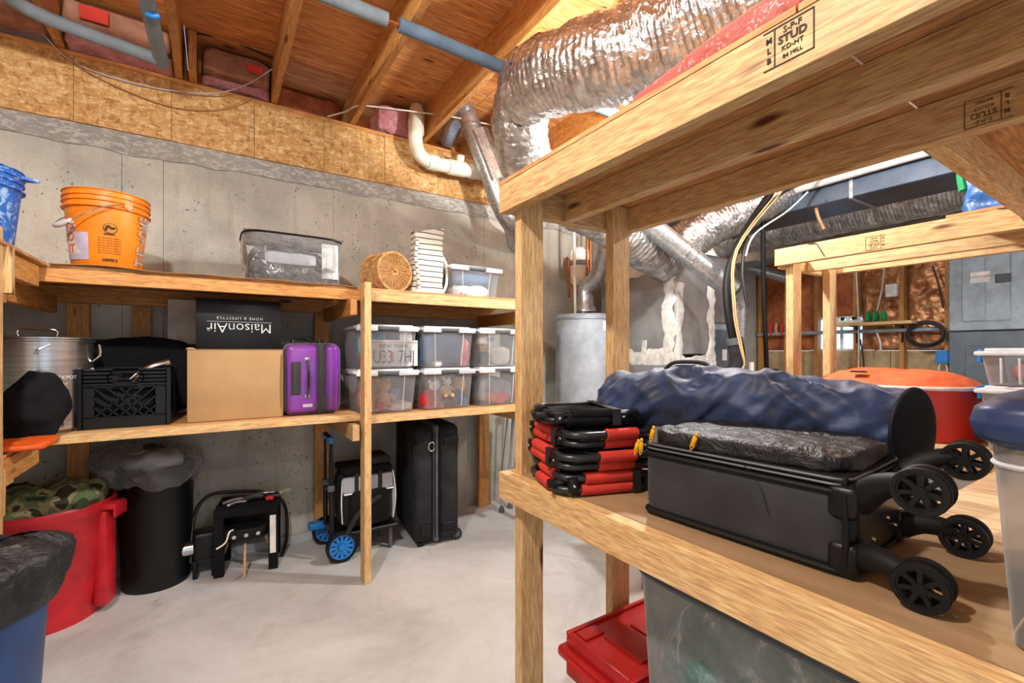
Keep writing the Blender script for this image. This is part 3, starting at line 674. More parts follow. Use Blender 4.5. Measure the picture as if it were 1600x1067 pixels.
# foil flexible ducts
def flex(name, label, pts, rr, m='foil', seed=0, pitch=.028, nring=None, group=None, parent=None, cat='duct', wav=1.0):
    pts = spline([Vector(p) for p in pts], 40); L = [0]
    for i in range(1, len(pts)): L.append(L[-1]+(pts[i]-pts[i-1]).length)
    T = L[-1]; nr = nring or int(T/pitch*5); mb = MB(); n = 56; up = Vector((0, 0, 1)); vs = []
    import bisect
    for i in range(nr+1):
        s = T*i/nr; j = min(max(bisect.bisect(L, s)-1, 0), len(pts)-2); f = (s-L[j])/max(1e-9, L[j+1]-L[j])
        p = pts[j].lerp(pts[j+1], f); t = (pts[j+1]-pts[j]).normalized(); a = up.cross(t)
        if a.length < .15: a = Vector((1, 0, 0)).cross(t)
        a.normalize(); b = t.cross(a); R0 = rr(s/T) if callable(rr) else rr
        for k in range(n):
            an = 2*PI*k/n; d = a*math.cos(an)+b*math.sin(an); q = p+d*R0
            rib = abs(math.sin(PI*s/pitch+1.3*nz(q, 3, seed)))**.6
            wr_ = fbm(q, 9, seed)*.012 + nz((an*2.2+2*s, s*22, seed), 1, seed)*.007*wav
            vs.append(p+d*(R0+rib*.007+wr_))
    fs = [(i*n+k, i*n+(k+1) % n, (i+1)*n+(k+1) % n, (i+1)*n+k) for i in range(nr) for k in range(n)]
    mb.add(vs, fs); o = build(name, mb, m, parent, smooth=True, ang=180)
    if not parent: tag(o, label, cat, group)
    return o
flex('flexible_duct', 'thick crinkled foil duct sweeping down from top right over the near shelf', [P(1330, -130, D=1.48), P(1190, -30, D=1.66), P(1070, 45, D=1.85), P(955, 92, D=2.0), P(880, 112, D=2.15), P(838, 130, D=2.3), P(822, 145, D=2.42)], lambda t: .205-.045*t, seed=1)
flex('flexible_duct', 'narrower foil duct bending down towards the beam corner', [P(838, 118, D=2.42), P(822, 150, D=2.52), P(812, 200, D=2.62), P(828, 262, D=2.8), P(880, 310, D=3.0), P(950, 350, D=3.2), P(1010, 392, D=3.45), P(1050, 420, D=3.8)], lambda t: .158-.02*t, 'foil_dull', seed=4, pitch=.034)
flex('flexible_duct', 'foil duct rising from the furnace plenum, framed under the near shelf', [P(1062, 385, D=4.05), P(1110, 352, D=3.95), P(1175, 320, D=3.9), P(1235, 280, D=3.8), P(1300, 200, D=3.6)], .17, 'foil', seed=7)
flex('flexible_duct', 'long foil duct running behind the stud wall beyond the trunk duct', [Vector((5.0, 3.2, 2.60)), Vector((5.0, 2.2, 2.61)), Vector((5.0, 1.0, 2.62)), Vector((5.0, -.4, 2.62))], .18, 'foil_dull', seed=9)
# black strap pulling in the flex duct
build('hanger_strap', MB().tube([P(800, 98, D=2.2), P(812, 128, D=2.22), P(832, 160, D=2.3)], .012, 6, smooth=3), 'wire_black', label='black strap pinching the two foil ducts together', cat='strap')
# rectangular trunk ducts
td = thing('trunk_duct', 'rectangular sheet metal trunk duct under the joists on the right', 'duct', (4.2, 1.2, 2.46), world=True)
for y0, y1 in ((-.9, .3), (.3, 1.5), (1.5, 2.7), (2.7, 3.3)):
    build('duct_section', MB().rbox((4.0, y0+.003, 2.46), (4.45, y1-.003, 2.68), .006, 1), 'daylight_tint_duct', td); build('drive_seam', MB().box((3.99, y0-.012, 2.45), (4.46, y0+.012, 2.69)), 'galvanised', td)
pipe('sleeved_pipe', 'white wrapped line running along the top edge of the trunk duct', 'pipe', [Vector((3.93, -.9, 2.62)), Vector((3.93, 1.2, 2.62)), Vector((3.93, 2.8, 2.60))], .035, 'white_cloth', smooth=0)
t2 = thing('trunk_duct', 'far low rectangular duct beneath the long foil duct', 'duct', (5.5, 1.2, 2.35), world=True)
build('duct_section', MB().rbox((5.35, -.9, 2.38), (5.75, 3.3, 2.50), .006, 1), 'sheet_metal', t2)
for k in range(9): build('cross_rib', MB().box((5.34, -.7+.45*k, 2.365), (5.76, -.66+.45*k, 2.38)), 'galvanised', t2)
pipe('metal_duct', 'shiny round duct behind the studs left of the right shelf post', 'duct', [P(1150, 412, X=5.8), P(1190, 423, X=5.8), P(1234, 435, X=5.8)], .07, 'galvanised', smooth=0)
# furnace plenum with mastic
pl = thing('air_handler', 'furnace cabinet and sheet metal plenum smeared with white mastic', 'furnace', (3.4, 2.7, 0), world=True)
PX, PY0 = 3.03, 2.32; 
build('plenum', MB().rbox((PX, PY0, 1.28), (PX+.50, 3.15, 2.02), .008, 1), 'sheet_metal', pl)
build('cabinet', MB().rbox((PX-.01, PY0-.01, 0), (PX+.52, 3.17, 1.20), .01, 1), 'sheet_metal', pl)
def smear(a, b, wd, y_or_x, axis, seed):
    mb = MB(); a = Vector(a); b = Vector(b); d = (b-a).normalized()
    wv = Vector((0, 0, 1)) if abs(d.z) < .5 else (Vector((0, 1, 0)) if axis == 'X' else Vector((1, 0, 0)))
    nn = Vector((-1, 0, 0)) if axis == 'X' else Vector((0, -1, 0)); L = (b-a).length
    def g(u, v):
        p = a+d*L*u; wdt = wd*(.75+.5*fbm((u*L, v > .5 and 3 or 0, seed), 9, seed)); e = math.sin(PI*v)
        return p+wv*(v-.5)*wdt+nn*(.004+.006*e+.003*nz(p*1.0+wv*v*wd, 30, seed)*e)
    mb.surf(g, 60, 7); return build('mastic_seam', mb, 'mastic', pl, smooth=True, ang=180)
smear((PX, PY0, 1.25), (PX, 3.15, 1.25), .17, PX, 'X', 1); smear((PX, PY0+.06, 1.2), (PX, PY0+.06, 2.0), .17, PX, 'X', 2)
smear((PX+.035, PY0, 1.2), (PX+.035, PY0, 1.85), .12, 0, 'Y', 3); smear((PX+.46, PY0, 1.05), (PX+.46, PY0, 1.85), .13, 0, 'Y', 4)
smear((PX, PY0, 2.0), (PX, 3.1, 2.0), .14, 0, 'X', 5); smear((PX, 2.62, 1.25), (PX, 2.62, 1.4), .06, 0, 'X', 6); smear((PX, PY0+.04, 0.8), (PX, PY0+.04, 1.25), .13, 0, 'X', 8)
smear((PX+.0, PY0, 1.23), (PX+.5, PY0, 1.23), .10, 0, 'Y', 7)
build('transition_hood', MB().add([(PX+.01, PY0+.02, 2.02), (PX+.49, PY0+.02, 2.02), (PX+.49, 3.13, 2.02), (PX+.01, 3.13, 2.02), (PX+.1, PY0+.25, 2.26), (PX+.42, PY0+.25, 2.26), (PX+.42, 3.0, 2.26), (PX+.1, 3.0, 2.26)], [(0,3,2,1),(4,5,6,7),(0,1,5,4),(1,2,6,5),(2,3,7,6),(3,0,4,7)]), 'mastic', pl)
build('yellow_sticker', MB().box((PX-.003, 2.93, 1.36), (PX, 3.0, 1.50)), 'yellow_tag', pl)
# second tall grey cabinet (right of plenum) and coil hood
cb = thing('air_handler', 'grey cabinet with a small white tag, right of the mastic-smeared plenum', 'furnace', (4.3, 2.4, 0), world=True)
q = P(1100, 505, Y=2.47)
build('cabinet', MB().rbox((q.x, 2.47, 0), (q.x+.42, 3.0, q.z), .01, 1), 'grey_paint', cb)
build('hood', MB().rbox((q.x-.03, 2.48, q.z+.002), (q.x+.42, 3.0, q.z+.62), .02, 1), 'sheet_metal', cb)
build('door_panel', MB().rbox((q.x+.04, 2.458, .2), (q.x+.40, 2.469, q.z-.05), .006, 1), 'dark_grey_paint', cb)
build('white_tag', MB().box((q.x+.25, 2.454, q.z-.33), (q.x+.32, 2.457, q.z-.23)), 'paper_white', cb)
build('edge_strip', MB().rbox((q.x-.03, 2.455, .2), (q.x+.005, 2.48, q.z), .004, 1), 'mastic', cb)
# flue pipes
fl = thing('flue_pipe', 'big galvanised flue slanting down to an elbow behind the near shelf', 'vent pipe', P(1080, 410, D=3.4), world=True)
f1, f2 = P(1012, 350, D=3.2), P(1143, 452, D=3.35)
fp = [f1+(f1-f2)*.25, f1, f2, P(1152, 462, D=3.4), P(1156, 480, D=3.42), P(1155, 520, D=3.42), P(1152, 592, D=3.42)]
build('pipe', MB().tube(fp[:3], .075, 22), 'galvanised', fl, smooth=True); build('elbow', MB().tube(fp[2:5], lambda t: .075-.02*t, 16), 'galvanised', fl, smooth=True, ang=25)
build('downpipe', MB().tube(fp[4:]+[P(1152, 640, D=3.42)], .045, 16), 'galvanised', fl, smooth=True)
d_ = (f2-f1).normalized()
for t in (.42, .50): a = f1.lerp(f2, t); build('band', MB().tube([a-d_*.006, a+d_*.006], .079, 24), 'chrome', fl, smooth=True)
# water heater
wx, wy = 2.755, 3.06
wh = thing('water_heater', 'grey cylindrical water heater beside the furnace', 'water heater', (wx, wy, 0), world=True)
build('tank', MB().lathe([(.0001, .05), (.25, .05), (.26, .08), (.26, 1.585), (.262, 1.60), (.25, 1.625), (.0001, 1.635)], 48, (wx, wy, 0)), 'heater_grey', wh, smooth=True)
build('lid_band', MB().lathe([(.262, 1.575), (.267, 1.58), (.267, 1.592), (.262, 1.598)], 48, (wx, wy, 0)), 'grey_paint', wh, smooth=True)
for a in range(4): build('leg', MB().lathe([(.02, 0), (.02, .05)], 10, (wx+.18*math.cos(a*PI/2), wy+.18*math.sin(a*PI/2), 0), cap=True), 'grey_paint', wh)
va, vb_ = P(921, 493, D=4.05), P(924, 462, D=4.05)
build('draft_hood', MB().lathe([(.10, 1.655), (.10, 1.675), (.075, 1.72), (.075, 1.80)], 24, (wx, wy, 0)), 'galvanised', wh, smooth=True)
build('vent_elbow', MB().tube([Vector((wx, wy, 1.79)), Vector((wx, wy, 1.86)), P(933, 430, D=4.0), P(942, 395, D=3.9), P(958, 340, D=3.75), P(975, 270, D=3.6)], .066, 20, smooth=3), 'galvanised', wh, smooth=True)
for dx in (-.07, .07): build('hood_leg', MB().tube([(wx+dx, wy-.05, 1.63), (wx+dx, wy-.05, 1.67)], .006, 6), 'galvanised', wh)
build('warning_label', MB().add([Vector((wx+.2635*math.cos(a), wy+.2635*math.sin(a), z)) for z in (1.48, 1.56) for a in [(-1.70+.09*k) for k in range(6)]], [(i, i+1, i+7, i+6) for i in range(5)]), 'paper_white', wh)
for (dx, dy, r, m, nme) in ((-.13, -.02, .012, 'pvc', 'water_line'), (.12, .05, .012, 'copper', 'water_line')):
    build(nme, MB().tube([(wx+dx, wy+dy, 1.62), (wx+dx-.01, wy+dy, 2.0), (wx+dx-.02, wy+dy, 2.95)], r, 8), m, wh, smooth=True)
# expansion tank
et = P(906, 415, D=4.25)
ex = thing('expansion_tank', 'white expansion tank hanging above the water heater', 'tank', et-Vector((0, 0, .18)), world=True)
build('tank', MB().lathe([(.0001, -.19), (.06, -.185), (.105, -.14), (.11, -.10), (.11, .08), (.10, .13), (.05, .165), (.0001, .17)], 32, et), 'white_plastic', ex, smooth=True)
build('band', MB().lathe([(.111, -.01), (.116, -.005), (.116, .03), (.111, .035)], 32, et), 'grey_foam', ex, smooth=True)
build('water_line', MB().tube([et+Vector((-.11, .02, -.3)), et+Vector((-.12, .02, .05)), et+Vector((-.02, .05, -.26)), et+Vector((0, 0, -.19))], .013, 8, smooth=4), 'copper', ex, smooth=True)
build('water_line', MB().tube([et+Vector((-.02, -.12, -.42)), et+Vector((-.02, -.12, .35))], .011, 8), 'copper', ex, smooth=True)
# condensate pump cluster: black hose and elbow
bh = thing('drain_hose', 'black pipe and rubber elbow bundled with copper lines beside the grey cabinet', 'hose', P(1150, 590, D=3.2), world=True)
build('hose', MB().tube([P(1205, 300, D=3.3), P(1160, 370, D=3.2), P(1137, 430, D=3.15), P(1138, 490, D=3.1), P(1148, 540, D=3.1)], .026, 12, smooth=5), 'black_rubber', bh, smooth=True)
build('rubber_elbow', MB().tube([P(1148, 530, D=3.08), P(1152, 565, D=3.08), P(1140, 590, D=3.06), P(1118, 598, D=3.05)], .05, 14, smooth=5), 'charcoal_cloth', bh, smooth=True)
build('clamp', MB().tube([P(1147, 528, D=3.08), P(1149, 538, D=3.08)], .053, 16), 'grey_plastic', bh, smooth=True)
for k in (0, 1): build('copper_line', MB().tube([P(1215+k*6, 300, D=3.25), P(1150+k*3, 390, D=3.12), P(1146+k*3, 480, D=3.05), P(1156+k*3, 540, D=3.0), P(1163, 570, D=3.0), P(1150, 590, D=3.0), P(1148, 640, D=3.0)], .005, 8, smooth=5), 'tan_cloth', bh, smooth=True)
wvp = P(1174, 600, D=3.3)
pipe('drain_pipe', 'short white vertical vent stub right of the rubber elbow', 'pipe', [P(1174, 566, D=3.3), P(1174, 600, D=3.3), Vector((P(1173, 660, D=3.3).x, P(1173, 660, D=3.3).y, 0))], .018, 'white_plastic', smooth=0)
for i, (x, lab) in enumerate(((1192, 'thick black cable dropping past the right shelf post'),)):
    pipe('cable', lab, 'cable', [P(x, 330, D=3.9), P(x+1, 450, D=3.9), P(x+6, 590, D=3.9), Vector((P(x+8, 700, D=3.9).x, P(x+8, 700, D=3.9).y, .0))], .018, 'black_rubber')
pipe('cable', 'thin tan cable looping from the ceiling duct past the studs', 'cable', [P(1283, 285, D=3.7), P(1278, 300, D=3.7), P(1276, 330, D=3.7), P(1287, 358, D=3.7)], .012, 'tan_cloth')
pipe('cable', 'thin pale cable sloping from the trunk duct to the black hose', 'cable', [P(1262, 300, D=3.4), P(1230, 330, D=3.3), P(1180, 365, D=3.1), P(1165, 400, D=3.1)], .006, 'wire_white')
pipe('cable', 'black cables arching over from the trunk duct', 'cable', [P(1290, 275, D=3.5), P(1225, 300, D=3.4), P(1175, 350, D=3.2), P(1160, 420, D=3.15), P(1168, 480, D=3.12)], .011, 'wire_black')
pipe('cable', 'thin violet cable drooping across the board at top left', 'cable', [P(60, 45, Y=3.40), P(120, 100, Y=3.42), P(230, 135, Y=3.42), P(330, 146, Y=3.4), P(385, 132, Y=3.35), P(425, 108, Y=3.3)], .0035, 'label_grey')
pipe('cable', 'thin dark cable sagging in a long loop on the board', 'cable', [P(85, 72, Y=3.41), P(150, 120, Y=3.425), P(260, 165, Y=3.425), P(340, 171, Y=3.42), P(392, 152, Y=3.40)], .003, 'worn_cardboard')
pipe('cable', 'white cable stapled across the joists left of the drain pipe', 'cable', [P(512, 182, Y=3.4), P(540, 174, Y=3.3), P(556, 166, Y=3.2), P(580, 166, Y=3.2), P(675, 178, Y=3.2), P(710, 183, Y=3.2), P(790, 200, Y=3.2)], .005, 'wire_white')
pipe('cable', 'black cable running over the insulation near the doubled joist', 'cable', [P(303, 52, Y=3.3), P(350, 60, Y=3.3), P(400, 80, Y=3.3), P(428, 92, Y=3.3)], .006, 'wire_black')
pipe('cable', 'blue tape scrap hanging off the split foam sleeve', 'tape', [P(230, 22, Z=2.86), P(240, 26, Z=2.85), P(249, 25, Z=2.86)], .012, 'blue_bright', smooth=3)

# electrical panel
ep = thing('breaker_panel', 'large grey electrical breaker panel on the framed wall', 'electrical panel', (6.15, 1.1, 1.5), world=True)
y1, y0 = P(1483, 450, X=6.12).y, P(1640, 450, X=6.12).y; zb, zt = P(1530, 516, X=6.12).z, P(1530, 385, X=6.12).z
build('box', MB().rbox((6.10, y0, zb), (6.20, y1, zt), .008, 1), 'grey_paint', ep)
dy1, dy0 = P(1503, 450, X=6.1).y, P(1580, 450, X=6.1).y; dz = P(1540, 502, X=6.1).z
build('door', MB().rbox((6.088, dy0, dz), (6.10, dy1, zt-.04), .006, 1), 'grey_paint', ep)
build('door_leaf', MB().rbox((6.083, dy0+.005, dz+.01), (6.088, (dy0+dy1)/2-.002, zt-.05), .002, 1), 'grey_paint', ep)
build('door_leaf', MB().rbox((6.083, (dy0+dy1)/2+.002, dz+.01), (6.088, dy1-.005, zt-.05), .002, 1), 'grey_paint', ep)
a = P(1516, 426, X=6.08); b = P(1547, 440, X=6.08); build('warning_label', MB().box((6.080, b.y, b.z), (6.083, a.y, a.z)), 'paper_white', ep)
mb = MB(); text_mb(mb, 'DANGER', .035, (6.079, (a.y+b.y)/2, b.z+.045), (0, -1, 0), (0, 0, 1)); build('lettering', mb, 'ink_red', ep)
a = P(1555, 429, X=6.08); b = P(1579, 440, X=6.08); build('latch', MB().rbox((6.070, b.y, b.z), (6.083, a.y, a.z), .004, 1), 'black_plastic', ep)
p2 = thing('breaker_panel', 'darker grey lower electrical box under the breaker panel', 'electrical panel', (6.15, 1.1, .9), world=True)
build('box', MB().rbox((6.10, y0, .75), (6.20, y1, zb-.01), .008, 1), 'dark_grey_paint', p2)
a = P(1508, 540, X=6.09); b = P(1570, 640, X=6.09); build('knockout_panel', MB().rbox((6.092, b.y, b.z), (6.10, a.y, a.z), .004, 1), 'dark_grey_paint', p2)
# small wall shelf with green things, coil of black cable, conduit, white box, blue box
ws = thing('wall_shelf', 'small bracketed board on the studs holding green discs', 'shelf', P(1360, 510, X=6.1), world=True)
a, b = P(1297, 506, X=5.95), P(1424, 507, X=5.95)
build('shelf_board', MB().box((5.95, b.y, a.z-.03), (SX-.002, a.y, a.z)), 'lumber_y', ws)
for px in (1334, 1405): q = P(px, 510, X=6.1); build('bracket', MB().box((6.0, q.y-.01, a.z-.04), (SX-.002, q.y+.01, a.z-.031)).box((SX-.012, q.y-.01, a.z-.22), (SX-.002, q.y+.01, a.z-.041)), 'black_metal', ws)
for k, px in enumerate((1358, 1369, 1381)):
    q = P(px, 494, X=6.05); t = thing('cable_reel', ['left', 'middle', 'right'][k]+' one of three round green discs standing on the wall shelf', 'reel', q-Vector((0, 0, .06)), world=True, group='green discs on wall shelf')
    build('disc', MB().lathe([(.0001, -.012), (.05, -.014), (.062, -.008), (.062, .008), (.05, .014), (.0001, .012)], 24, (q.x, q.y, a.z+.063), 'Y'), 'green_plastic', t, smooth=True)
pwr = thing('power_strip', 'white power strip with plugs on the wall shelf', 'power strip', P(1320, 503, X=6.0), world=True)
q1, q2 = P(1303, 503, X=6.0), P(1348, 503, X=6.0); build('body', MB().rbox((5.98, q2.y, a.z+.001), (6.03, q1.y, a.z+.035), .005, 1), 'white_plastic', pwr)
for k in range(5): yk = q2.y+(q1.y-q2.y)*(.12+.19*k); build('plug', MB().rbox((5.985, yk-.014, a.z+.036), (6.02, yk+.014, a.z+.07), .005, 1), 'black_plastic' if k % 2 else 'white_plastic', pwr)
mb = MB()
for k in range(9):
    c = P(1446, 522, X=6.12-.006*k); R = .145+.012*math.sin(k*2.1)
    mb.tube([c+Vector((0, R*math.cos(t)*(1+.03*math.sin(k)), R*.82*math.sin(t)+.008*math.cos(3*k))) for t in [2*PI*j/36 for j in range(36)]], .007, 6, closed=True)
tag(build('coiled_cable', mb, 'wire_black', smooth=True), 'coil of black cable hanging on the studs left of the electrical panel', 'cable')
a, b = P(1180, 523, X=6.17), P(1476, 517, X=6.17); pipe('conduit', 'grey conduit running across the studs below the wall shelf', 'conduit', [Vector((6.17, 3.4, a.z-.0)), Vector((6.17, 1.50, a.z))], .022, 'grey_paint', smooth=0)
q = P(1393, 455, X=6.15); build('junction_box', MB().rbox((6.13, q.y-.05, q.z-.06), (6.19, q.y+.05, q.z+.08), .006, 2), 'white_plastic', label='white box with a single dark socket fixed beside a stud', cat='box')
q = P(1468, 560, X=6.0); bb_ = thing('charger_box', 'bright blue box with hanging leads left of the dark electrical box', 'box', q-Vector((0, 0, .08)), world=True)
build('body', MB().rbox((6.05, q.y-.045, q.z-.05), (6.15, q.y+.045, q.z+.08), .008, 2), 'blue_bright', bb_)
for dy in (-.02, .02): build('lead', MB().tube([(6.1, q.y+dy, q.z-.05), (6.1, q.y+dy*1.6, q.z-.10), (6.1, q.y+dy*1.1, q.z-.2)], .006, 6), 'wire_white', bb_)
for (x0, y0_, x1, y1_, m, lab) in ((1338, 425, 1341, 590, 'wire_white', 'white cable on the stud below the shelf beam'), (1344, 530, 1350, 590, 'wire_black', 'black cord under the wall shelf bracket'),
                           (1382, 415, 1370, 486, 'wire_white', 'white cable drooping towards the green discs'), (1457, 415, 1474, 482, 'wire_black', 'thin black cord against the shiny insulation'), (1370, 520, 1376, 548, 'wire_white', 'short pale cord below the green discs')):
    pipe('cable', lab, 'cable', [P(x0, y0_, X=6.14), P((x0+x1)/2+2, (y0_+y1_)/2, X=6.14), P(x1, y1_, X=6.14)], .008, m)
# hanging tools row along conduit between studs (seen small)
for k in range(5):
    q = P(1195+9*k, 512, X=6.15); build('hook_tool', MB().tube([q+Vector((0, 0, .06)), q+Vector((-.01, 0, 0)), q+Vector((0, 0, -.10))], .014, 6), ['yellow_tag', 'ink_red', 'tan_cloth', 'ink_red', 'yellow_tag'][k],
          label='%s tool hanging on the far conduit, %s from the black cable' % (['yellow', 'red', 'tan', 'red', 'yellow'][k], ['first', 'second', 'third', 'fourth', 'fifth'][k]), cat='tool', group='tools hanging on conduit')
# ceiling bulbs: key and aisle ones inferred, the others added as fill
for i, (x, y, z, p) in enumerate(LAMPS):
    lab = ['bare bulb in a white socket above the near shelf, hidden by the duct', 'bare bulb in a white socket above the aisle left of the camera', 'added fill bulb above the gap between the near and right shelves', 'added fill bulb beyond the furnace', 'added fill bulb behind the camera'][i]
    t = thing('key_fill_bulb', lab, 'lamp', (x, y, z+.03), world=True)
    build('socket', MB().lathe([(.055, JB), (.055, JB-.02), (.03, JB-.05), (.022, z+.115)], 20, (x, y, 0)), 'white_plastic', t, smooth=True)
    build('bulb', MB().lathe([(.0001, .055), (.02, .058), (.033, .075), (.034, .09), (.025, .11), (.018, .125)], 20, (x, y, z-.002)), 'lamp_glass', t, smooth=True)

# ================================================================== THINGS ON THE WALL SHELF
def arc_warp(cx, cy, a0, z0, rfun):
    def f(co):
        r = rfun(z0+co.y); a = a0+co.x/r
        return Vector((cx+(r+co.z+.0008)*math.cos(a), cy+(r+co.z+.0008)*math.sin(a), z0+co.y))
    return f
def bucket(name, label, x, y, z, rb, rt, h, m, a_handle, hm='chrome', lip=True):
    t = thing(name, label, 'bucket', (x, y, z), world=True)
    prof = [(.0001, .004), (rb-.006, .004), (rb-.002, 0), (rb, .004), (rt, h-.08)]
    prof += [(rt+.012, h-.078), (rt+.012, h-.074), (rt+.003, h-.070), (rt+.003, h-.052), (rt+.011, h-.050), (rt+.011, h-.046), (rt+.004, h-.043), (rt+.004, h-.030), (rt+.011, h-.028), (rt+.011, h-.024), (rt+.005, h-.021), (rt+.006, h-.006), (rt+.011, h-.003), (rt+.010, h), (rt+.002, h), (rt-.003, h-.01), (rb-.004, .008), (.0001, .008)]
    build('body', MB().lathe(prof, 64, (x, y, z)), m, t, smooth=True, ang=35)
    a = a_handle; R = rt+.013; hz = z+h-.06
    for s in (0, PI):
        p = Vector((x+R*math.cos(a+s), y+R*math.sin(a+s), hz)); d = Vector((math.cos(a+s), math.sin(a+s), 0))
        build('handle_ear', MB().tube([p-d*.01, p+d*.006], .017, 8), m, t)
    d = Vector((math.cos(a), math.sin(a), 0)); n_ = Vector((math.sin(a), -math.cos(a), 0)); pts = []
    for k in range(17):
        q = PI*k/16; pts.append(Vector((x, y, hz))+d*(R+.006)*math.cos(q)+(n_*.80+Vector((0, 0, -.72)))*math.sin(q)*(R+.03))
    return t, pts
bx_, by_ = -.425, 2.87; bz = UZ+.012
t, pts = bucket('plastic_bucket', 'orange plastic bucket with printed label, handle hanging down', bx_, by_, bz, .126, .150, .345, 'orange_plastic', -.98)
# handle hangs towards the left of the view: swing from the ear facing the camera
tv = math.atan2(-by_, -bx_)   # direction to the camera
ear = tv+.28; R = .162; n0 = Vector((bx_, by_, bz+.285))
def cyl(a, r, z): return Vector((bx_+r*math.cos(a), by_+r*math.sin(a), z))
hp = [cyl(ear, .168, bz+.285), cyl(ear-.42, .176, bz+.255), cyl(ear-.85, .18, bz+.205), cyl(ear-1.15, .182, bz+.17), cyl(ear-1.9, .178, bz+.2), cyl(ear-2.6, .172, bz+.27), cyl(ear-3.0, .168, bz+.285)]
build('wire_handle', MB().tube(hp, .0028, 6, smooth=6), 'chrome', t, smooth=True)
build('grip', MB().tube([cyl(ear-1.0, .183, bz+.188), cyl(ear-1.3, .184, bz+.172), cyl(ear-1.55, .183, bz+.175)], .011, 10, smooth=4), 'white_plastic', t, smooth=True)
rf = lambda z: .128+(.148-.128)*(z-bz)/.295
def patch(a0, a1, z0, z1, m, name, off=.0012, shape=None):
    def g(u, v):
        a = a0+(a1-a0)*u; z = z0+(z1-z0)*v
        if shape: a = shape(a, u, v)
        return cyl(a, rf(z)+off, z)
    return build(name, MB().surf(g, 16, 10), m, t, smooth=True)
patch(tv-1.45, tv-.50, bz+.03, bz+.245, 'label_grey', 'label')
patch(tv-1.45, tv-.72, bz+.055, bz+.215, 'print_white', 'label_panel', .002, lambda a, u, v: a-u*.22*math.sin(PI*v))
patch(tv-.10, tv+.22, bz+.212, bz+.235, 'label_ink', 'print_bar', .0015)
mb = MB()
wrp = lambda a0, z0: arc_warp(bx_, by_, a0, z0, lambda z: rf(z)+.0022)
for k, s_ in enumerate(("LET'S", 'DO', 'IT')): text_mb(mb, s_, .055, None, (1, 0, 0), (0, 1, 0), 'RIGHT', .0004, .001, warp=wrp(tv-.92, bz+.165-.052*k))
build('label_lettering', mb, 'print_orange', t)
mb = MB(); text_mb(mb, 'WARNING', .017, None, (1, 0, 0), (0, 1, 0), 'CENTER', .0004, warp=wrp(tv+.06, bz+.217)); build('print_heading', mb, 'orange_plastic', t)
mb = MB()
for k in range(7): text_mb(mb, 'do not leave children', .0095, None, (1, 0, 0), (0, 1, 0), 'CENTER', .0003, warp=wrp(tv+.05, bz+.128-.011*k))
text_mb(mb, 'HDPE 2', .016, None, (1, 0, 0), (0, 1, 0), 'CENTER', .0004, .0008, warp=wrp(tv+.06, bz+.028)); build('small_print', mb, 'label_ink', t)
mb = MB()
e1 = [cyl(tv+.06+.17*math.cos(q), rf(bz+.175)+.003, bz+.175+.022*math.sin(q)) for q in [2*PI*k/24 for k in range(24)]]
mb.tube(e1, .0016, 5, closed=True)
mb.tube([cyl(tv-.05, rf(bz+.17)+.003, bz+.165), cyl(tv+.0, rf(bz+.18)+.003, bz+.185), cyl(tv+.10, rf(bz+.175)+.003, bz+.175), cyl(tv+.17, rf(bz+.18)+.003, bz+.18)], .005, 6, smooth=3)
mb.tube([cyl(tv-.10, rf(bz+.15)+.003, bz+.148), cyl(tv+.18, rf(bz+.15)+.003, bz+.148)], .003, 5)
build('pictogram', mb, 'ink', t, smooth=True)
mb = MB(); wl_ = text_mb(mb, 'THE HOME', .085, None, (0, 1, 0), (-1, 0, 0), 'LEFT', .0006, .002, warp=lambda co: cyl(tv+1.24-co.y/.14+.0, rf(bz+.03+co.x)+.0016, bz+.025+co.x*.55)); build('side_lettering', mb, 'print_white', t)

t, pts = bucket('plastic_bucket', 'blue bucket spattered with white, standing at the left edge', -.80, 2.60, UZ, .125, .150, .34, 'spattered_blue', -1.35)
ax2 = -.80; ay2 = 2.60; tvb = math.atan2(-ay2, -ax2)
cb2 = lambda a, r, z: Vector((ax2+r*math.cos(a), ay2+r*math.sin(a), z))
build('wire_handle', MB().tube([cb2(tvb+.35, .17, UZ+.28), cb2(tvb-.1, .185, UZ+.235), cb2(tvb-.6, .19, UZ+.20), cb2(tvb-1.4, .185, UZ+.19), cb2(tvb-2.6, .17, UZ+.28)], .0035, 6, smooth=6), 'chrome', t, smooth=True)
build('spout', MB().prism([(0, -.03), (.05, 0), (0, .03)], .012, Matrix.Translation(cb2(tvb+1.35, .155, UZ+.315)) @ Matrix.Rotation(tvb+1.35, 4, 'Z')), 'spattered_blue', t)
build('block', MB().box((-.86, 2.66, UZ+.30), (-.72, 2.70, UZ+.385)), 'lumber_x', label='pale wood offcut sticking out of the spattered blue bucket', cat='wood')

# clear zipped bedding bag
def PY(px, y, Y): return P(px, y, Y=Y)
b0, b1 = PY(380, 440, 2.80), PY(537, 440, 2.80)
t = thing('storage_bag', 'clear zipped plastic bag holding dark bedding on the top shelf', 'bag', ((b0.x+b1.x)/2, 3.0, UZ), world=True)
def bag(u, v):
    a = 2*PI*u; cx, cy = (b0.x+b1.x)/2, 2.99; e = .42
    sx, sy = (b1.x-b0.x)/2*(.97+.04*v), .19+.02*v
    x = math.copysign(abs(math.cos(a))**e, math.cos(a))*sx; y = math.copysign(abs(math.sin(a))**e, math.sin(a))*sy
    z = UZ+.008+v*.268; k = math.sin(PI*v)
    dx = fbm((x, y, z), 9, 11)*.022*k
    return Vector((cx+x*(1+dx*3), cy+y*(1+dx*4)-abs(nz((x, 0, z), 20, 3))*.012*k, z))
build('film', MB().surf(bag, 90, 26, cu=True).surf(lambda u, v: Vector(((b0.x+b1.x)/2+(u-.5)*(b1.x-b0.x)*1.0, 2.99+(v-.5)*.42, UZ+.276+.01*nz((u*3, v*3, 0), 1))), 16, 8), 'clear_film', t, smooth=True, ang=180)
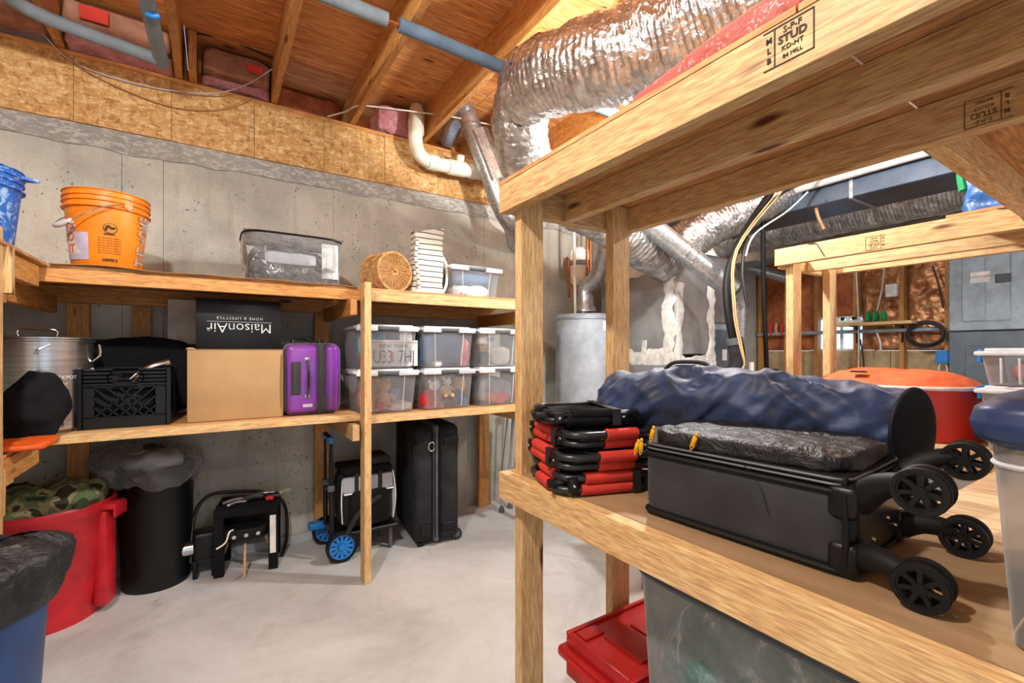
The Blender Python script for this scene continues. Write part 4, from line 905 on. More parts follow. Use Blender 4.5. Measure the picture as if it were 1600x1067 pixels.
rimp = [Vector(bag(k/60, 1.0)) for k in range(60)]
build('zip_piping', MB().tube(rimp, .006, 6, closed=True), 'black_rubber', t, smooth=True)
build('lower_piping', MB().tube([Vector(bag(k/60, .02)) for k in range(60)], .004, 6, closed=True), 'black_rubber', t, smooth=True)
for s in (.2, .8): build('handle', MB().tube([Vector((b0.x+(b1.x-b0.x)*s, 2.795, UZ+.10)), Vector((b0.x+(b1.x-b0.x)*s, 2.785, UZ+.2))], .004, 5), 'clear_film', t)
build('pillow', soft(MB(), ((b0.x+b1.x)/2-.02, 3.0, UZ+.118), ((b1.x-b0.x)/2-.03, .16, .112), 3.4, .03, 7, 5, 100, 60, ridge=.02), 'crinkled_dark', smooth=True, ang=180, label='dark folded bedding inside the clear zipped bag', cat='bedding')
build('folded_sheet', soft(MB(), ((b0.x+b1.x)/2-.02, 2.835, UZ+.15), (.13, .012, .032), 6, .006, 14, 8, 40, 24), 'grey_cloth', smooth=True, ang=180, label='grey folded sheet at the front of the clear zipped bag', cat='bedding')
build('care_card', MB().rbox((b1.x-.12, 2.805, UZ+.05), (b1.x-.03, 2.808, UZ+.25), .001, 1), 'print_white', label='white paper insert at the right end of the clear bag', cat='card')

# wicker basket lying on its side, base facing the room
bc = PY(616, 424, 2.84); R = .118
t = thing('wicker_basket', 'round wicker basket lying on its side with its woven base outward', 'basket', (bc.x, 2.95, UZ), world=True)
bdir = Vector((.25, -1, .04)).normalized(); side = bdir.cross(Vector((0, 0, 1))).normalized(); up_ = side.cross(bdir); C0 = Vector((bc.x, 2.83, UZ+R+.016))
mb = MB()
for k in range(24):
    a = 2*PI*k/24; d = side*math.cos(a)+up_*math.sin(a); mb.tube([C0+d*.008-bdir*-.004, C0+d*R], .0035, 5)
build('base_spokes', mb, 'wicker', t, smooth=True)
mb = MB()
for j in range(15):
    r = .018+j*.0072; pts = []
    for k in range(72):
        a = 2*PI*k/72; pts.append(C0+(side*math.cos(a)+up_*math.sin(a))*r+bdir*(.0045*math.cos(12*a+PI*(j % 2))))
    mb.tube(pts, .0026, 5, closed=True)
build('base_weave', mb, 'wicker', t, smooth=True)
mb = MB()
for j in range(26):
    f = j/25; r = R*(1+.12*math.sin(f*PI*.6)); c = C0-bdir*(.004+f*.17); mb_pts = []
    for k in range(80):
        a = 2*PI*k/80; mb_pts.append(c+(side*math.cos(a)+up_*math.sin(a))*(r+.0035*math.cos(20*a+PI*(j % 2))))
    mb.tube(mb_pts, .0034, 5, closed=True)
build('side_weave', mb, 'wicker', t, smooth=True)
for f, w_ in ((.0, .008), (.3, .006), (1.0, .010)):
    r = R*(1+.12*math.sin(f*PI*.6))+.003; c = C0-bdir*(f*.175)
    build('rim', MB().tube([c+(side*math.cos(a)+up_*math.sin(a))*r for a in [2*PI*k/40 for k in range(40)]], w_, 6, closed=True), 'wicker', t, smooth=True)

# striped canvas bag
s0, s1 = PY(648, 450, 2.86), PY(692, 450, 2.86)
t = thing('canvas_bag', 'tall cream canvas bag with thin black stripes', 'bag', ((s0.x+s1.x)/2, 2.95, UZ), world=True)
def canvas(u, v):
    a = 2*PI*u; e = .35; cx = (s0.x+s1.x)/2+.028*v-.035*(1-v)*0; sx = .115*(1-.10*v)+.0; sy = .085*(1-.35*v)
    x = math.copysign(abs(math.cos(a))**e, math.cos(a))*sx; y = math.copysign(abs(math.sin(a))**e, math.sin(a))*sy
    z = UZ+.004+v*.445; top = .03*(x/sx)*v
    d = fbm((x, y, z), 7, 21)*.014
    return Vector((cx+x+d, 2.95+y+d, z+top))
build('body', MB().surf(canvas, 70, 40, cu=True), 'striped_canvas', t, smooth=True, ang=180)
build('top_cover', MB().surf(lambda u, v: (canvas(.0, 1)*(1-u)+canvas(.5, 1)*u)+Vector((0, (v-.5)*.09, .004+.01*math.sin(PI*v))), 8, 6), 'striped_canvas', t, smooth=True)
cxb = (s0.x+s1.x)/2
build('strap', MB().tube([Vector((cxb-.08, 2.86, UZ+.36)), Vector((cxb-.10, 2.845, UZ+.26)), Vector((cxb-.085, 2.85, UZ+.16)), Vector((cxb-.07, 2.86, UZ+.05))], .011, 6, smooth=5), 'striped_canvas', t, smooth=True)
build('side_handle', MB().tube([Vector((cxb+.12, 2.93, UZ+.30)), Vector((cxb+.145, 2.90, UZ+.22)), Vector((cxb+.145, 2.90, UZ+.10)), Vector((cxb+.115, 2.9, UZ+.03))], .010, 8, smooth=5), 'white_cloth', t, smooth=True)

# clear totes with white lids
def tote(label, x0, x1, y0, y1, z, h, group=None, body='clear_plastic', latch='grey_plastic', lid='lid_plastic', name='storage_tote', tap=.9, front='-y', lidh=.03):
    t = thing(name, label, 'storage tote', ((x0+x1)/2, (y0+y1)/2, z), world=True, group=group)
    cx, cy = (x0+x1)/2, (y0+y1)/2; sx, sy = (x1-x0)/2-.008, (y1-y0)/2-.008; zt = z+h-lidh; mb = MB(); n = 48
    def wall(u, v):
        a = 2*PI*u; e = .22; k = tap+(1-tap)*v
        x = math.copysign(abs(math.cos(a))**e, math.cos(a))*sx*k; y = math.copysign(abs(math.sin(a))**e, math.sin(a))*sy*k
        return Vector((cx+x, cy+y, z+.003+(zt-z-.003)*v))
    mb.surf(wall, 64, 6, cu=True); mb.add([wall(k/64, 0) for k in range(64)], [tuple(range(64))])
    build('body', mb, body, t, smooth=True, ang=50)
    mb = MB()
    for xx in (-.55, .55):
        for zz0, zz1 in ((.02, .98),): a = Vector((cx+xx*sx*tap, cy-sy*tap-.001, z+.01)); b = Vector((cx+xx*sx, cy-sy-.001, zt)); mb.tube([a, b], .0025, 5)
    build('corner_rib', mb, 'lid_plastic', t)
    L = MB(); L.rbox((x0-.002, y0-.002, zt), (x1+.002, y1+.002, zt+lidh*.55), .006, 2); L.rbox((x0+.03, y0+.03, zt+lidh*.5), (x1-.03, y1-.03, z+h), .008, 2)
    lo = build('lid', L, lid, t, smooth=True, ang=40)
    lw = (x1-x0)
    build('lid_tab', MB().rbox((x0+.01, y0-.010, zt-.012), (x0+lw*.34, y0+.015, zt+lidh*.7), .005, 2), 'lid_plastic', lo, smooth=True); build('lid_tab', MB().rbox((x1-lw*.34, y0-.010, zt-.012), (x1-.01, y0+.015, zt+lidh*.7), .005, 2), 'lid_plastic', lo, smooth=True)
    build('latch', MB().rbox((cx-lw*.16, y0-.009, zt-.004), (cx+lw*.16, y0+.014, zt+lidh*.55), .004, 2), latch, t, smooth=True)
    return t
# single tote on top shelf
q0, q1 = PY(703, 460, 2.83), PY(786, 460, 2.83)
tote('clear tote with white lid on the top shelf holding blue and white cloth', q0.x, q1.x, 2.83, 3.2, UZ, .235, tap=.88)
cx = (q0.x+q1.x)/2
build('folded_cloth', soft(MB(), (cx, 3.0, UZ+.145), (.155, .14, .045), 4, .02, 10, 3, 50, 30), 'denim', smooth=True, ang=180, label='blue cloth in the upper half of the tote on the top shelf', cat='cloth')
build('folded_cloth', soft(MB(), (cx, 3.0, UZ+.055), (.145, .13, .045), 4, .022, 12, 4, 50, 30), 'white_cloth', smooth=True, ang=180, label='white cloth in the bottom of the tote on the top shelf', cat='cloth')
# six totes on the lower shelf
TX = [(.695, 1.105), (1.118, 1.515), (1.530, 1.925)]; TYF = 2.79; TYB = 3.17; LH = .275
cols_ = ['left', 'middle', 'right']
labs = {(0, 0): 'lower left clear tote with teddies and red toys, right of the centre post', (0, 1): 'upper left clear tote with the license plate showing', (1, 0): 'lower middle clear tote holding red and blue soft toys',
        (1, 1): 'upper middle clear tote packed with blue-grey cloth', (2, 0): 'lower right clear tote with pale cloth, against the near post', (2, 1): 'upper right clear tote with papers, against the near post'}
for i in range(3):
    for j in range(2): tote(labs[(i, j)], TX[i][0], TX[i][1], TYF, TYB, LZR+.001+j*LH, LH-.002, group='clear totes stacked on the lower shelf')
z0 = LZR+.006; z1 = z0+LH
def lump(name, label, cat, c, s, m, p=2.4, amp=.012, seed=0, f=12, rz=0):
    if 4 < seed < 24 and 'box' not in name and m != 'denim': s = tuple(q*1.12 for q in s)
    return build(name, soft(MB(), c, s, p, amp, f, seed, 32, 22, rz), m, smooth=True, ang=180, label=label, cat=cat)
# license plate
plx0, plx1 = PY(570, 560, TYF+.03), PY(654, 560, TYF+.03); pz0, pz1 = PY(610, 572, TYF+.03).z, PY(610, 536, TYF+.03).z
t = thing('license_plate', 'white license plate reading U33 7HJ leaning inside the upper left tote', 'license plate', ((plx0.x+plx1.x)/2, TYF+.03, z1), world=True)
ly = TYF+.026; pcx = (plx0.x+plx1.x)/2+.006; pw = .158
build('plate', MB().rbox((pcx-pw, ly, z1+.008), (pcx+pw, ly+.002, z1+.172), .0008, 1), 'print_white', t)
mb = MB(); text_mb(mb, 'U33  7HJ', .118, (pcx+.005, ly-.001, z1+.028), (1, 0, 0), (0, 0, 1), 'CENTER', .0006, -.001, .92); 
for k in range(len(mb.v)): x, y, z = mb.v[k]; mb.v[k] = (pcx+(x-pcx)*.66, y, z)
build('plate_number', mb, 'ink_green', t)
mb = MB(); text_mb(mb, 'NEW YORK', .031, (pcx, ly-.001, z1+.124), (1, 0, 0), (0, 0, 1), 'CENTER', .0006, .0006, 1.2); build('plate_state', mb, 'ink_green', t)
build('red_line', MB().box((pcx-pw, ly-.0012, z1+.155), (pcx+pw, ly-.0002, z1+.159)), 'ink_red', t)
build('emblem', MB().rbox((pcx-.016, ly-.0014, z1+.035), (pcx+.0, ly-.0002, z1+.10), .0004, 1), 'pink_cloth', t)
for dx in (-.06, .07): build('bolt_hole', MB().tube([(pcx+dx, ly-.0016, z1+.147), (pcx+dx, ly, z1+.147)], .004, 8), 'ink', t)
lump('box', 'blue box behind the license plate in the upper left tote', 'box', (.82, 2.93, z1+.15), (.09, .08, .065), 'teal', 8, .002, 1)
lump('box', 'deep blue book beside the teal box in the upper left tote', 'book', (.79, 2.86, z1+.205), (.07, .02, .018), 'blue_cloth', 8, .001, 1)
build('paper_sheet', MB().rbox((.99, 2.84, z1+.01), (1.07, 2.845, z1+.232), .001, 1), 'paper_white', label='white paper standing behind the plate, right side', cat='paper')
# teddy etc
def doll(name, label, c, s, m, parts_m, seed=0):
    t = thing(name, label, 'soft toy', (c[0], c[1], c[2]), world=True); x, y, z = c
    build('body', soft(MB(), (x, y, z+.055*s), (.042*s, .035*s, .055*s), 2.2, .006, 14, seed, 24, 18), m, t, smooth=True, ang=180)
    h = build('head', soft(MB(), (x+.005, y-.01, z+.135*s), (.036*s, .034*s, .034*s), 2, .004, 16, seed+1, 24, 18), parts_m, t, smooth=True, ang=180)
    for q in (-1, 1):
        build('ear', soft(MB(), (x+q*.028*s, y-.005, z+.165*s), (.012*s, .007*s, .012*s), 2, 0, 8, 0, 12, 10), parts_m, h, smooth=True)
        build('arm', MB().tube([(x+q*.035*s, y-.01, z+.09*s), (x+q*.065*s, y-.03, z+.06*s)], .014*s, 8, smooth=2), m, t, smooth=True)
        build('leg', MB().tube([(x+q*.02*s, y-.01, z+.02*s), (x+q*.035*s, y-.055, z+.018*s)], .017*s, 8), m, t, smooth=True)
    return t
doll('teddy_bear', 'tan teddy bear slumped in the lower left tote', (.90, 2.90, z0), 1.15, 'tan_cloth', 'tan_cloth', 2)
lump('round_cushion', 'round tan plush ring behind the teddy bear', 'soft toy', (.88, 3.02, z0+.12), (.11, .05, .10), 'tan_cloth', 2, .02, 5)
lump('soft_toy', 'grey-blue plush toy right of the teddy bear', 'soft toy', (1.0, 2.98, z0+.08), (.06, .06, .07), 'denim', 2.2, .015, 7)
lump('soft_toy', 'white plush toy lying at the right of the lower left tote', 'soft toy', (1.0, 2.87, z0+.03), (.065, .035, .028), 'white_cloth', 2.2, .012, 8)
lump('soft_toy', 'pink plush tucked at the left of the lower left tote', 'soft toy', (.765, 2.92, z0+.085), (.04, .05, .05), 'pink_cloth', 2.4, .012, 9)
for k, (x, lab) in enumerate(((.765, 'left of two red disc rattles in the lower left tote'), (.865, 'right of two red disc rattles in the lower left tote'))):
    t = thing('toy_rattle', lab, 'toy', (x, 2.835, z0), world=True, group='red disc rattles')
    build('disc', MB().lathe([(.0001, -.008), (.024, -.008), (.028, 0), (.024, .008), (.0001, .008)], 20, (x, 2.835, z0+.035), 'Y'), 'ink_red', t, smooth=True)
    build('stick', MB().tube([(x+.025, 2.835, z0+.025), (x+.085, 2.83, z0+.012)], .004, 6), 'white_plastic', t)
build('wooden_stick', MB().tube([(.813, 2.83, z0+.004), (.817, 2.83, z0+.14)], .012, 10), 'wood_handle', smooth=True, label='short pale wooden stick standing in the lower left tote', cat='toy')
doll('soft_toy', 'red plush figure with white cap in the lower middle tote', (1.235, 2.88, z0), 1.05, 'crimson_cloth', 'white_cloth', 12)
lump('soft_toy', 'red plush at the left end of the lower middle tote', 'soft toy', (1.19, 2.86, z0+.055), (.05, .04, .055), 'crimson_cloth', 2.3, .014, 14)
lump('soft_toy', 'large deep blue plush in the lower middle tote', 'soft toy', (1.37, 2.92, z0+.075), (.075, .06, .072), 'blue_cloth', 2.3, .016, 15)
lump('soft_toy', 'small bright blue plush in the right bottom corner', 'soft toy', (1.45, 2.86, z0+.03), (.028, .03, .028), 'blue_bright', 2.3, .008, 16)
lump('knitted_toy', 'beige striped knitted toy draped at the right of the lower middle tote', 'soft toy', (1.44, 2.9, z0+.15), (.045, .04, .05), 'tan_cloth', 2.2, .012, 17)
doll('soft_toy', 'small cream plush figure at the centre of the lower middle tote', (1.315, 2.85, z0+.07), .75, 'tan_cloth', 'white_cloth', 18)
lump('folded_cloth', 'blue-grey cloth filling the upper middle tote', 'cloth', (1.29, 2.97, z1+.12), (.165, .15, .105), 'denim', 5, .012, 19)
lump('plastic_bag', 'pink and clear zip bag at the right of the upper middle tote', 'bag', (1.45, 2.86, z1+.09), (.04, .03, .09), 'pink_cloth', 2.6, .012, 20)
lump('folded_cloth', 'small white cloth at the bottom of the upper middle tote', 'cloth', (1.245, 2.835, z1+.022), (.03, .02, .02), 'white_cloth', 2.4, .006, 21)
lump('folded_cloth', 'pale cloth heap in the lower right tote', 'cloth', (1.72, 2.98, z0+.09), (.14, .13, .085), 'grey_cloth', 3, .02, 22)
lump('folded_cloth', 'rose cloth in front of the pale heap, lower right tote', 'cloth', (1.73, 2.87, z0+.045), (.08, .04, .04), 'pink_cloth', 2.6, .014, 23)
lump('folded_cloth', 'dark cloth at the left end of the upper right tote', 'cloth', (1.62, 2.88, z1+.05), (.04, .05, .05), 'charcoal_cloth', 3, .012, 24)
lump('paper_bundle', 'white papers in the upper right tote', 'paper', (1.76, 2.92, z1+.07), (.09, .06, .065), 'white_cloth', 4, .008, 25)
lump('paper_bundle', 'greenish paper packet high in the upper right tote', 'paper', (1.62, 2.88, z1+.18), (.05, .04, .03), 'beige', 4, .008, 26)
lump('box', 'small blue pack high in the upper right tote', 'box', (1.655, 2.832, z1+.19), (.022, .01, .014), 'blue_bright', 6, .001, 26)

# purple suitcase
c0, c1 = P(447, 650, Y=2.80), P(531, 650, Y=2.80); zz = LZL; h = .40
hx = c1.x-c0.x
t = thing('suitcase', 'purple hard-shell cabin suitcase with black zip band, still in clear wrap', 'suitcase', ((c0.x+c1.x)/2, 2.95, zz), world=True)
mx = c0.x+hx*.64
build('shell', MB().rbox((c0.x, 2.80, zz+.004), (mx-.012, 3.28, zz+h), .035, 5), 'purple_plastic', t, smooth=True)
build('shell', MB().rbox((mx+.022, 2.80, zz+.004), (c1.x, 3.28, zz+h), .035, 5), 'purple_plastic', t, smooth=True)
zb_ = build('zip_band', MB().rbox((mx-.018, 2.795, zz+.001), (mx+.028, 3.285, zz+h+.004), .018, 3), 'black_rubber', t, smooth=True)
build('zip_teeth', MB().box((mx+.003, 2.792, zz+.02), (mx+.007, 2.795, zz+h-.02)), 'black_metal', zb_)
hb = build('handle_recess', MB().rbox((c0.x+.022, 2.790, zz+.115), (c0.x+.075, 2.802, zz+.30), .02, 3), 'black_rubber', t, smooth=True)
build('trolley_handle', MB().rbox((c0.x+.030, 2.776, zz+.125), (c0.x+.060, 2.795, zz+.29), .009, 3), 'black_plastic', hb, smooth=True)
sh_ = build('side_handle', MB().tube([(c0.x+.105, 2.792, zz+.10), (c0.x+.109, 2.774, zz+.14), (c0.x+.110, 2.768, zz+.20), (c0.x+.109, 2.774, zz+.27), (c0.x+.105, 2.792, zz+.31)], .007, 8, smooth=4), 'black_rubber', t, smooth=True)
for q in (.095, .305): build('handle_mount', MB().rbox((c0.x+.093, 2.786, zz+q), (c0.x+.121, 2.800, zz+q+.022), .005, 2), 'chrome', sh_, smooth=True)
build('wrap_sticker', MB().box((c0.x+.085, 2.797, zz+.045), (c0.x+.135, 2.7995, zz+.062)), 'paper_white', t)
tp = build('top_handle', MB().tube([(c0.x+.045, 2.86, zz+h), (c0.x+.05, 2.88, zz+h+.028), (c0.x+.12, 2.88, zz+h+.030), (mx-.02, 2.86, zz+h)], .009, 8, smooth=4), 'black_rubber', t, smooth=True)
for q in (.03, .17): build('caster', MB().rbox((c0.x+q, 2.83, zz+h-.002), (c0.x+q+.03, 2.87, zz+h+.025), .008, 2), 'black_plastic', t, smooth=True)
build('wrap_film', MB().rbox((c0.x-.012, 2.765, zz+.001), (c1.x+.004, 3.29, zz+h+.006), .05, 4), 'wrap_film', t, smooth=True)

# cardboard box and black box on top
d0, d1 = P(292, 657, Y=2.80), P(443, 650, Y=2.80); ch = .365
t = thing('cardboard_box', 'large brown cardboard box on the lower shelf left of the purple suitcase', 'box', ((d0.x+d1.x)/2, 3.0, LZL), world=True)
build('carton', MB().rbox((d0.x, 2.80, LZL+.001), (d1.x, 3.22, LZL+ch), .006, 2), 'cardboard', t, smooth=True)
build('flap', MB().rbox((d0.x+.002, 2.80, LZL+ch), (d1.x-.002, 3.009, LZL+ch+.004), .001, 1), 'cardboard', t); build('flap', MB().rbox((d0.x+.002, 3.012, LZL+ch), (d1.x-.002, 3.22, LZL+ch+.004), .001, 1), 'cardboard', t)
build('torn_corner', soft(MB(), (d0.x+.015, 2.81, LZL+ch+.004), (.02, .014, .008), 2, .006, 40, 3, 16, 12), 'cardboard', t, smooth=True)
build('crease', MB().tube([(d1.x-.012, 2.7995, LZL+.05), (d1.x-.014, 2.7985, LZL+.18), (d1.x-.010, 2.7995, LZL+.34)], .003, 5), 'worn_cardboard', t)
e0, e1 = P(306, 535, Y=2.84), P(439, 535, Y=2.84); bz0 = LZL+ch+.006; bz1 = P(370, 468, Y=2.84).z
t = thing('black_box', 'glossy black box with silver upside-down lettering on the cardboard box', 'box', ((e0.x+e1.x)/2, 3.0, bz0), world=True)
build('carton', MB().rbox((e0.x, 2.84, bz0), (e1.x, 3.12, bz1), .003, 2), 'black_plastic', t, smooth=True)
mcx = (e0.x+e1.x)/2; mcz = (bz0+bz1)/2
mb = MB(); bw_ = (e1.x-e0.x)
text_mb(mb, 'MaisonAir', .072, (mcx, 2.8385, mcz+.004), (-1, 0, 0), (0, 0, -1), 'CENTER', .0005, -.0006); text_mb(mb, 'HOME & LIFESTYLE', .020, (mcx, 2.8385, mcz+.038), (-1, 0, 0), (0, 0, -1), 'CENTER', .0005, 0, 1.3)
build('lettering', mb, 'print_white', t); build('silver_rule', MB().box((mcx-bw_*.38, 2.8378, mcz+.0115), (mcx+bw_*.38, 2.8388, mcz+.013)), 'print_white', t)
mb = MB(); text_mb(mb, 'TM', .010, (mcx-bw_*.36, 2.8385, mcz-.03), (-1, 0, 0), (0, 0, -1), 'CENTER', .0005); build('trademark', mb, 'print_white', t)
g0, g1 = P(262, 535, Y=3.30), P(322, 470, Y=3.30)
build('beige_panel', MB().rbox((g0.x, 3.29, g0.z-.01), (g1.x, 3.30, g1.z), .002, 1), 'beige', label='blank beige panel standing behind the black box', cat='panel')
# milk crate
k0, k1 = P(122, 668, Y=2.80), P(265, 661, Y=2.80); cz = LZL; cH = .275; cy0, cy1 = 2.80, 3.10
t = thing('milk_crate', 'black plastic milk crate with diamond lattice sides', 'crate', ((k0.x+k1.x)/2, 2.95, cz), world=True)
def crate_side(fn, L):
    mb = MB()
    def bar(a, b, w_=.006, dpt=.012):
        A, B = Vector(a), Vector(b); d = (B-A).normalized(); n_ = Vector((-d.y, d.x))
        q = [A+n_*w_/2, B+n_*w_/2, B-n_*w_/2, A-n_*w_/2]
        vs = [fn(p.x, p.y, 0) for p in q]+[fn(p.x, p.y, dpt) for p in q]; mb.add(vs, [(0,1,2,3),(7,6,5,4),(0,4,5,1),(1,5,6,2),(2,6,7,3),(3,7,4,0)])
    for z in (.05, .19, .21, .228, .246, .264, .272): 
        if z in (.21, .228, .246): bar((0, z), (L*.36, z)); bar((L*.64, z), (L, z))
        else: bar((0, z), (L, z), .007)
    for x in (0.006, L-.006): bar((x, .0), (x, .275), .02)
    bar((0, .023), (L, .023), .046, .008)
    bar((.03, .12), (.03, .19), .05, .005); bar((L-.03, .05), (L-.03, .19), .05, .005); bar((.03, .05), (.03, .12), .05, .005)
    bar((0, .232), (L*.36, .232), .07, .004); bar((L*.64, .232), (L, .232), .07, .004); bar((L*.36, .27), (L*.64, .27), .012, .01); bar((L*.36, .195), (L*.64, .195), .012, .01)
    n = 5; s = (L-.11)/n
    for i in range(n+1):
        for sg in (1, -1):
            x = .055+i*s; x2 = x+sg*.135
            a, b = (x, .052), (x2, .188)
            if x2 > L-.05: f = (L-.05-x)/(x2-x); b = (L-.05, .052+.136*f)
            if x2 < .05: f = (.05-x)/(x2-x); b = (.05, .052+.136*f)
            if abs(b[0]-a[0]) > .01: bar(a, b, .006, .010)
            if i in (0, n):
                pass
    # handle outline
    o = [(L*.36+.02*math.cos(q)+(L*.28 if math.cos(q) > 0 else 0), .232+.024*math.sin(q)) for q in [2*PI*k/20+.01 for k in range(20)]]
    for i in range(20): bar(o[i], o[(i+1) % 20], .005, .014)
    return mb
LX_ = k1.x-k0.x; LY_ = cy1-cy0
build('side_lattice', crate_side(lambda a, b, d: Vector((k0.x+a, cy0+d, cz+.002+b)), LX_), 'black_plastic', t)
build('side_lattice', crate_side(lambda a, b, d: Vector((k0.x+a, cy1-d, cz+.002+b)), LX_), 'black_plastic', t)
build('side_lattice', crate_side(lambda a, b, d: Vector((k0.x+d, cy0+a, cz+.002+b)), LY_), 'black_plastic', t)
build('side_lattice', crate_side(lambda a, b, d: Vector((k1.x-d, cy0+a, cz+.002+b)), LY_), 'black_plastic', t)
build('base', MB().box((k0.x+.01, cy0+.01, cz+.001), (k1.x-.01, cy1-.01, cz+.01)), 'black_plastic', t)
ccx = (k0.x+k1.x)/2
lump('helmet', 'dark gear packed inside the black crate', 'gear', (ccx-.03, 2.95, cz+.13), (.14, .11, .10), 'charcoal_cloth', 2.6, .02, 31)
build('visor', MB().tube([(ccx+.02, 2.86, cz+.22), (ccx+.08, 2.84, cz+.275), (ccx+.16, 2.86, cz+.305)], .018, 10, smooth=4), 'chrome', smooth=True, label='shiny curved visor poking out of the crate', cat='gear')
build('tool_handle', MB().tube([(ccx-.17, 2.86, cz+.25), (ccx-.12, 2.83, cz+.275)], .008, 8), 'white_plastic', label='pale rod tip at the left rim of the crate', cat='tool')
lump('jacket', 'black jacket heaped behind the crate', 'clothing', (ccx+.0, 3.22, cz+.22), (.30, .10, .215), 'soft_black', 3, .03, 33, 8)
# stainless pot with lid
sp = P(62, 640, Y=2.86)
t = thing('stock_pot', 'tall stainless steel pot with flat lid and bail handle', 'pot', (sp.x, 2.92, LZL), world=True)
rp = .168; hz = .40; pc = (sp.x, 2.92, LZL)
build('pot_body', MB().lathe([(.0001, .002), (rp-.01, .002), (rp, .012), (rp, hz), (rp+.008, hz+.003), (rp+.008, hz+.010), (rp, hz+.012)], 64, pc), 'stainless', t, smooth=True)
ld = build('pot_lid', MB().lathe([(rp+.010, hz+.013), (rp+.010, hz+.020), (rp-.01, hz+.024), (.0001, hz+.028)], 64, pc), 'stainless', t, smooth=True)
build('lid_handle', MB().tube([(sp.x-.07, 2.88, LZL+hz+.02), (sp.x-.068, 2.88, LZL+hz+.055), (sp.x+.045, 2.88, LZL+hz+.055), (sp.x+.048, 2.88, LZL+hz+.02)], .005, 8, smooth=3), 'chrome', ld, smooth=True)
def potp(a, r, z): return (sp.x+r*math.cos(a), 2.92+r*math.sin(a), LZL+z)
tp_ = math.atan2(-2.92, -sp.x)
build('bail_handle', MB().tube([potp(tp_+1.25, rp+.004, hz-.09), potp(tp_+1.25, rp+.03, hz-.06), potp(tp_+1.2, rp+.03, hz-.01)], .006, 8, smooth=3), 'chrome', t, smooth=True)
build('bail_handle', MB().tube([potp(tp_+.12, rp+.002, hz-.012), potp(tp_-.1, rp+.010, hz-.035), potp(tp_-.14, rp+.010, hz-.055)], .005, 8, smooth=3), 'chrome', t, smooth=True)
mb = MB(); 
for k, (s_, sz) in enumerate((('STOCKPOT', .022), ('stainless', .013), ('30 qt', .013))): text_mb(mb, s_, sz, None, (1, 0, 0), (0, 1, 0), 'CENTER', .0003, warp=(lambda k: lambda co: Vector(potp(tp_+.33+co.x/rp, rp+.0008+co.z, .235-.024*k+co.y)))(k))
build('etched_lettering', mb, 'print_white', t)
lump('fabric_bundle', 'bundled black fabric in front of the stainless pot', 'clothing', (P(52, 640, Y=2.66).x, 2.68, .94+.135), (.10, .12, .135), 'soft_black', 2.4, .03, 41, 9)
lump('orange_cloth', 'folded rust-orange cloth under the black bundle', 'cloth', (P(40, 690, Y=2.5).x, 2.45, .955), (.09, .12, .014), 'print_orange', 4, .008, 43)
build('tool_handle', MB().tube([P(60, 668, Y=2.74), P(100, 664, Y=2.76)], .009, 8), 'chrome', smooth=True, label='small chrome fittings lying at the foot of the pot', cat='tool')

# ================================================================== THINGS ON THE FLOOR
def FL(px, py): return P(px, py, Z=0)
# red tub with camouflage cloth
rc = FL(118, 985); fwd = Vector((rc.x, rc.y, 0)).normalized(); rcx, rcy = rc.x+fwd.x*.21-.12, rc.y+fwd.y*.21+.02; H_ = .565
t = thing('trash_can', 'large red plastic tub stuffed with camouflage cloth', 'bin', (rcx, rcy, 0), world=True)
prof = [(.0001, .006), (.205, .006), (.215, .0), (.218, .02), (.262, H_-.06), (.272, H_-.05), (.274, H_-.01), (.268, H_), (.258, H_-.004), (.250, H_-.06), (.208, .02), (.0001, .016)]
build('tub_body', MB().lathe(prof, 56, (rcx, rcy, 0)), 'red_plastic', t, smooth=True, ang=50)
ta = math.atan2(-rcy, -rcx)
for s in (1.05, 1.05-PI):
    a = ta+s; d = Vector((math.cos(a), math.sin(a), 0)); e = Vector((-d.y, d.x, 0)); c = Vector((rcx, rcy, H_-.03))+d*.27
    Mx = Matrix((( d.x, e.x, 0, c.x), (d.y, e.y, 0, c.y), (0, 0, 1, c.z), (0, 0, 0, 1)))
    g = MB(); g.M = Mx; g.rbox((-.01, -.055, -.02), (.05, .055, .012), .010, 2); g.rbox((-.05, -.05, -.50), (.012, .05, -.02), .02, 2); g.rbox((.038, -.055, -.06), (.052, .055, .0), .006, 2)
    build('side_handle', g, 'red_plastic', t, smooth=True)
build('camouflage_cloth', soft(MB(), (rcx, rcy, H_+.0), (.235, .235, .075), 2.6, .045, 9, 3, 70, 36), 'camo', smooth=True, ang=180, label='camouflage patterned cloth piled in the red tub', cat='cloth')
# blue tub with black liner
bc_ = P(52, 900, Y=1.92); bcx, bcy = P(-82, 900, Y=1.72).x, 1.72
bh_ = .70
t = thing('trash_can', 'blue plastic bin lined with a black bag at the left edge', 'bin', (bcx, bcy, 0), world=True)
build('bin_body', MB().lathe([(.0001, .004), (.135, .004), (.14, .0), (.18, bh_-.03), (.192, bh_-.025), (.192, bh_), (.18, bh_), (.135, .01), (.0001, .01)], 40, (bcx, bcy, 0)), 'blue_plastic', t, smooth=True, ang=50)
def liner(u, v):
    a = 2*PI*u; fo = .018*math.sin(11*a)+.01*math.sin(23*a+1); r = .195+.012*math.sin(PI*v)+fo*(.3+v)*.5; out = .03*max(0, math.cos(a-(ta+1.0)))*v
    z = bh_-.06+v*.13+.05*v*max(0, math.cos(a-(ta+1.1)))
    if v > .8: r -= (v-.8)*.35
    return Vector((bcx+(r+out)*math.cos(a), bcy+(r+out)*math.sin(a), z+.012*nz((a, v*3, 0), 2)))
build('bag_liner', MB().surf(liner, 90, 20, cu=True).surf(lambda u, v: Vector((bcx+.15*v*math.cos(2*PI*u), bcy+.15*v*math.sin(2*PI*u), bh_+.08+.03*fbm((u*4, v*3, 0), 1))), 40, 8, cu=True), 'puckered_black', t, smooth=True, ang=180)
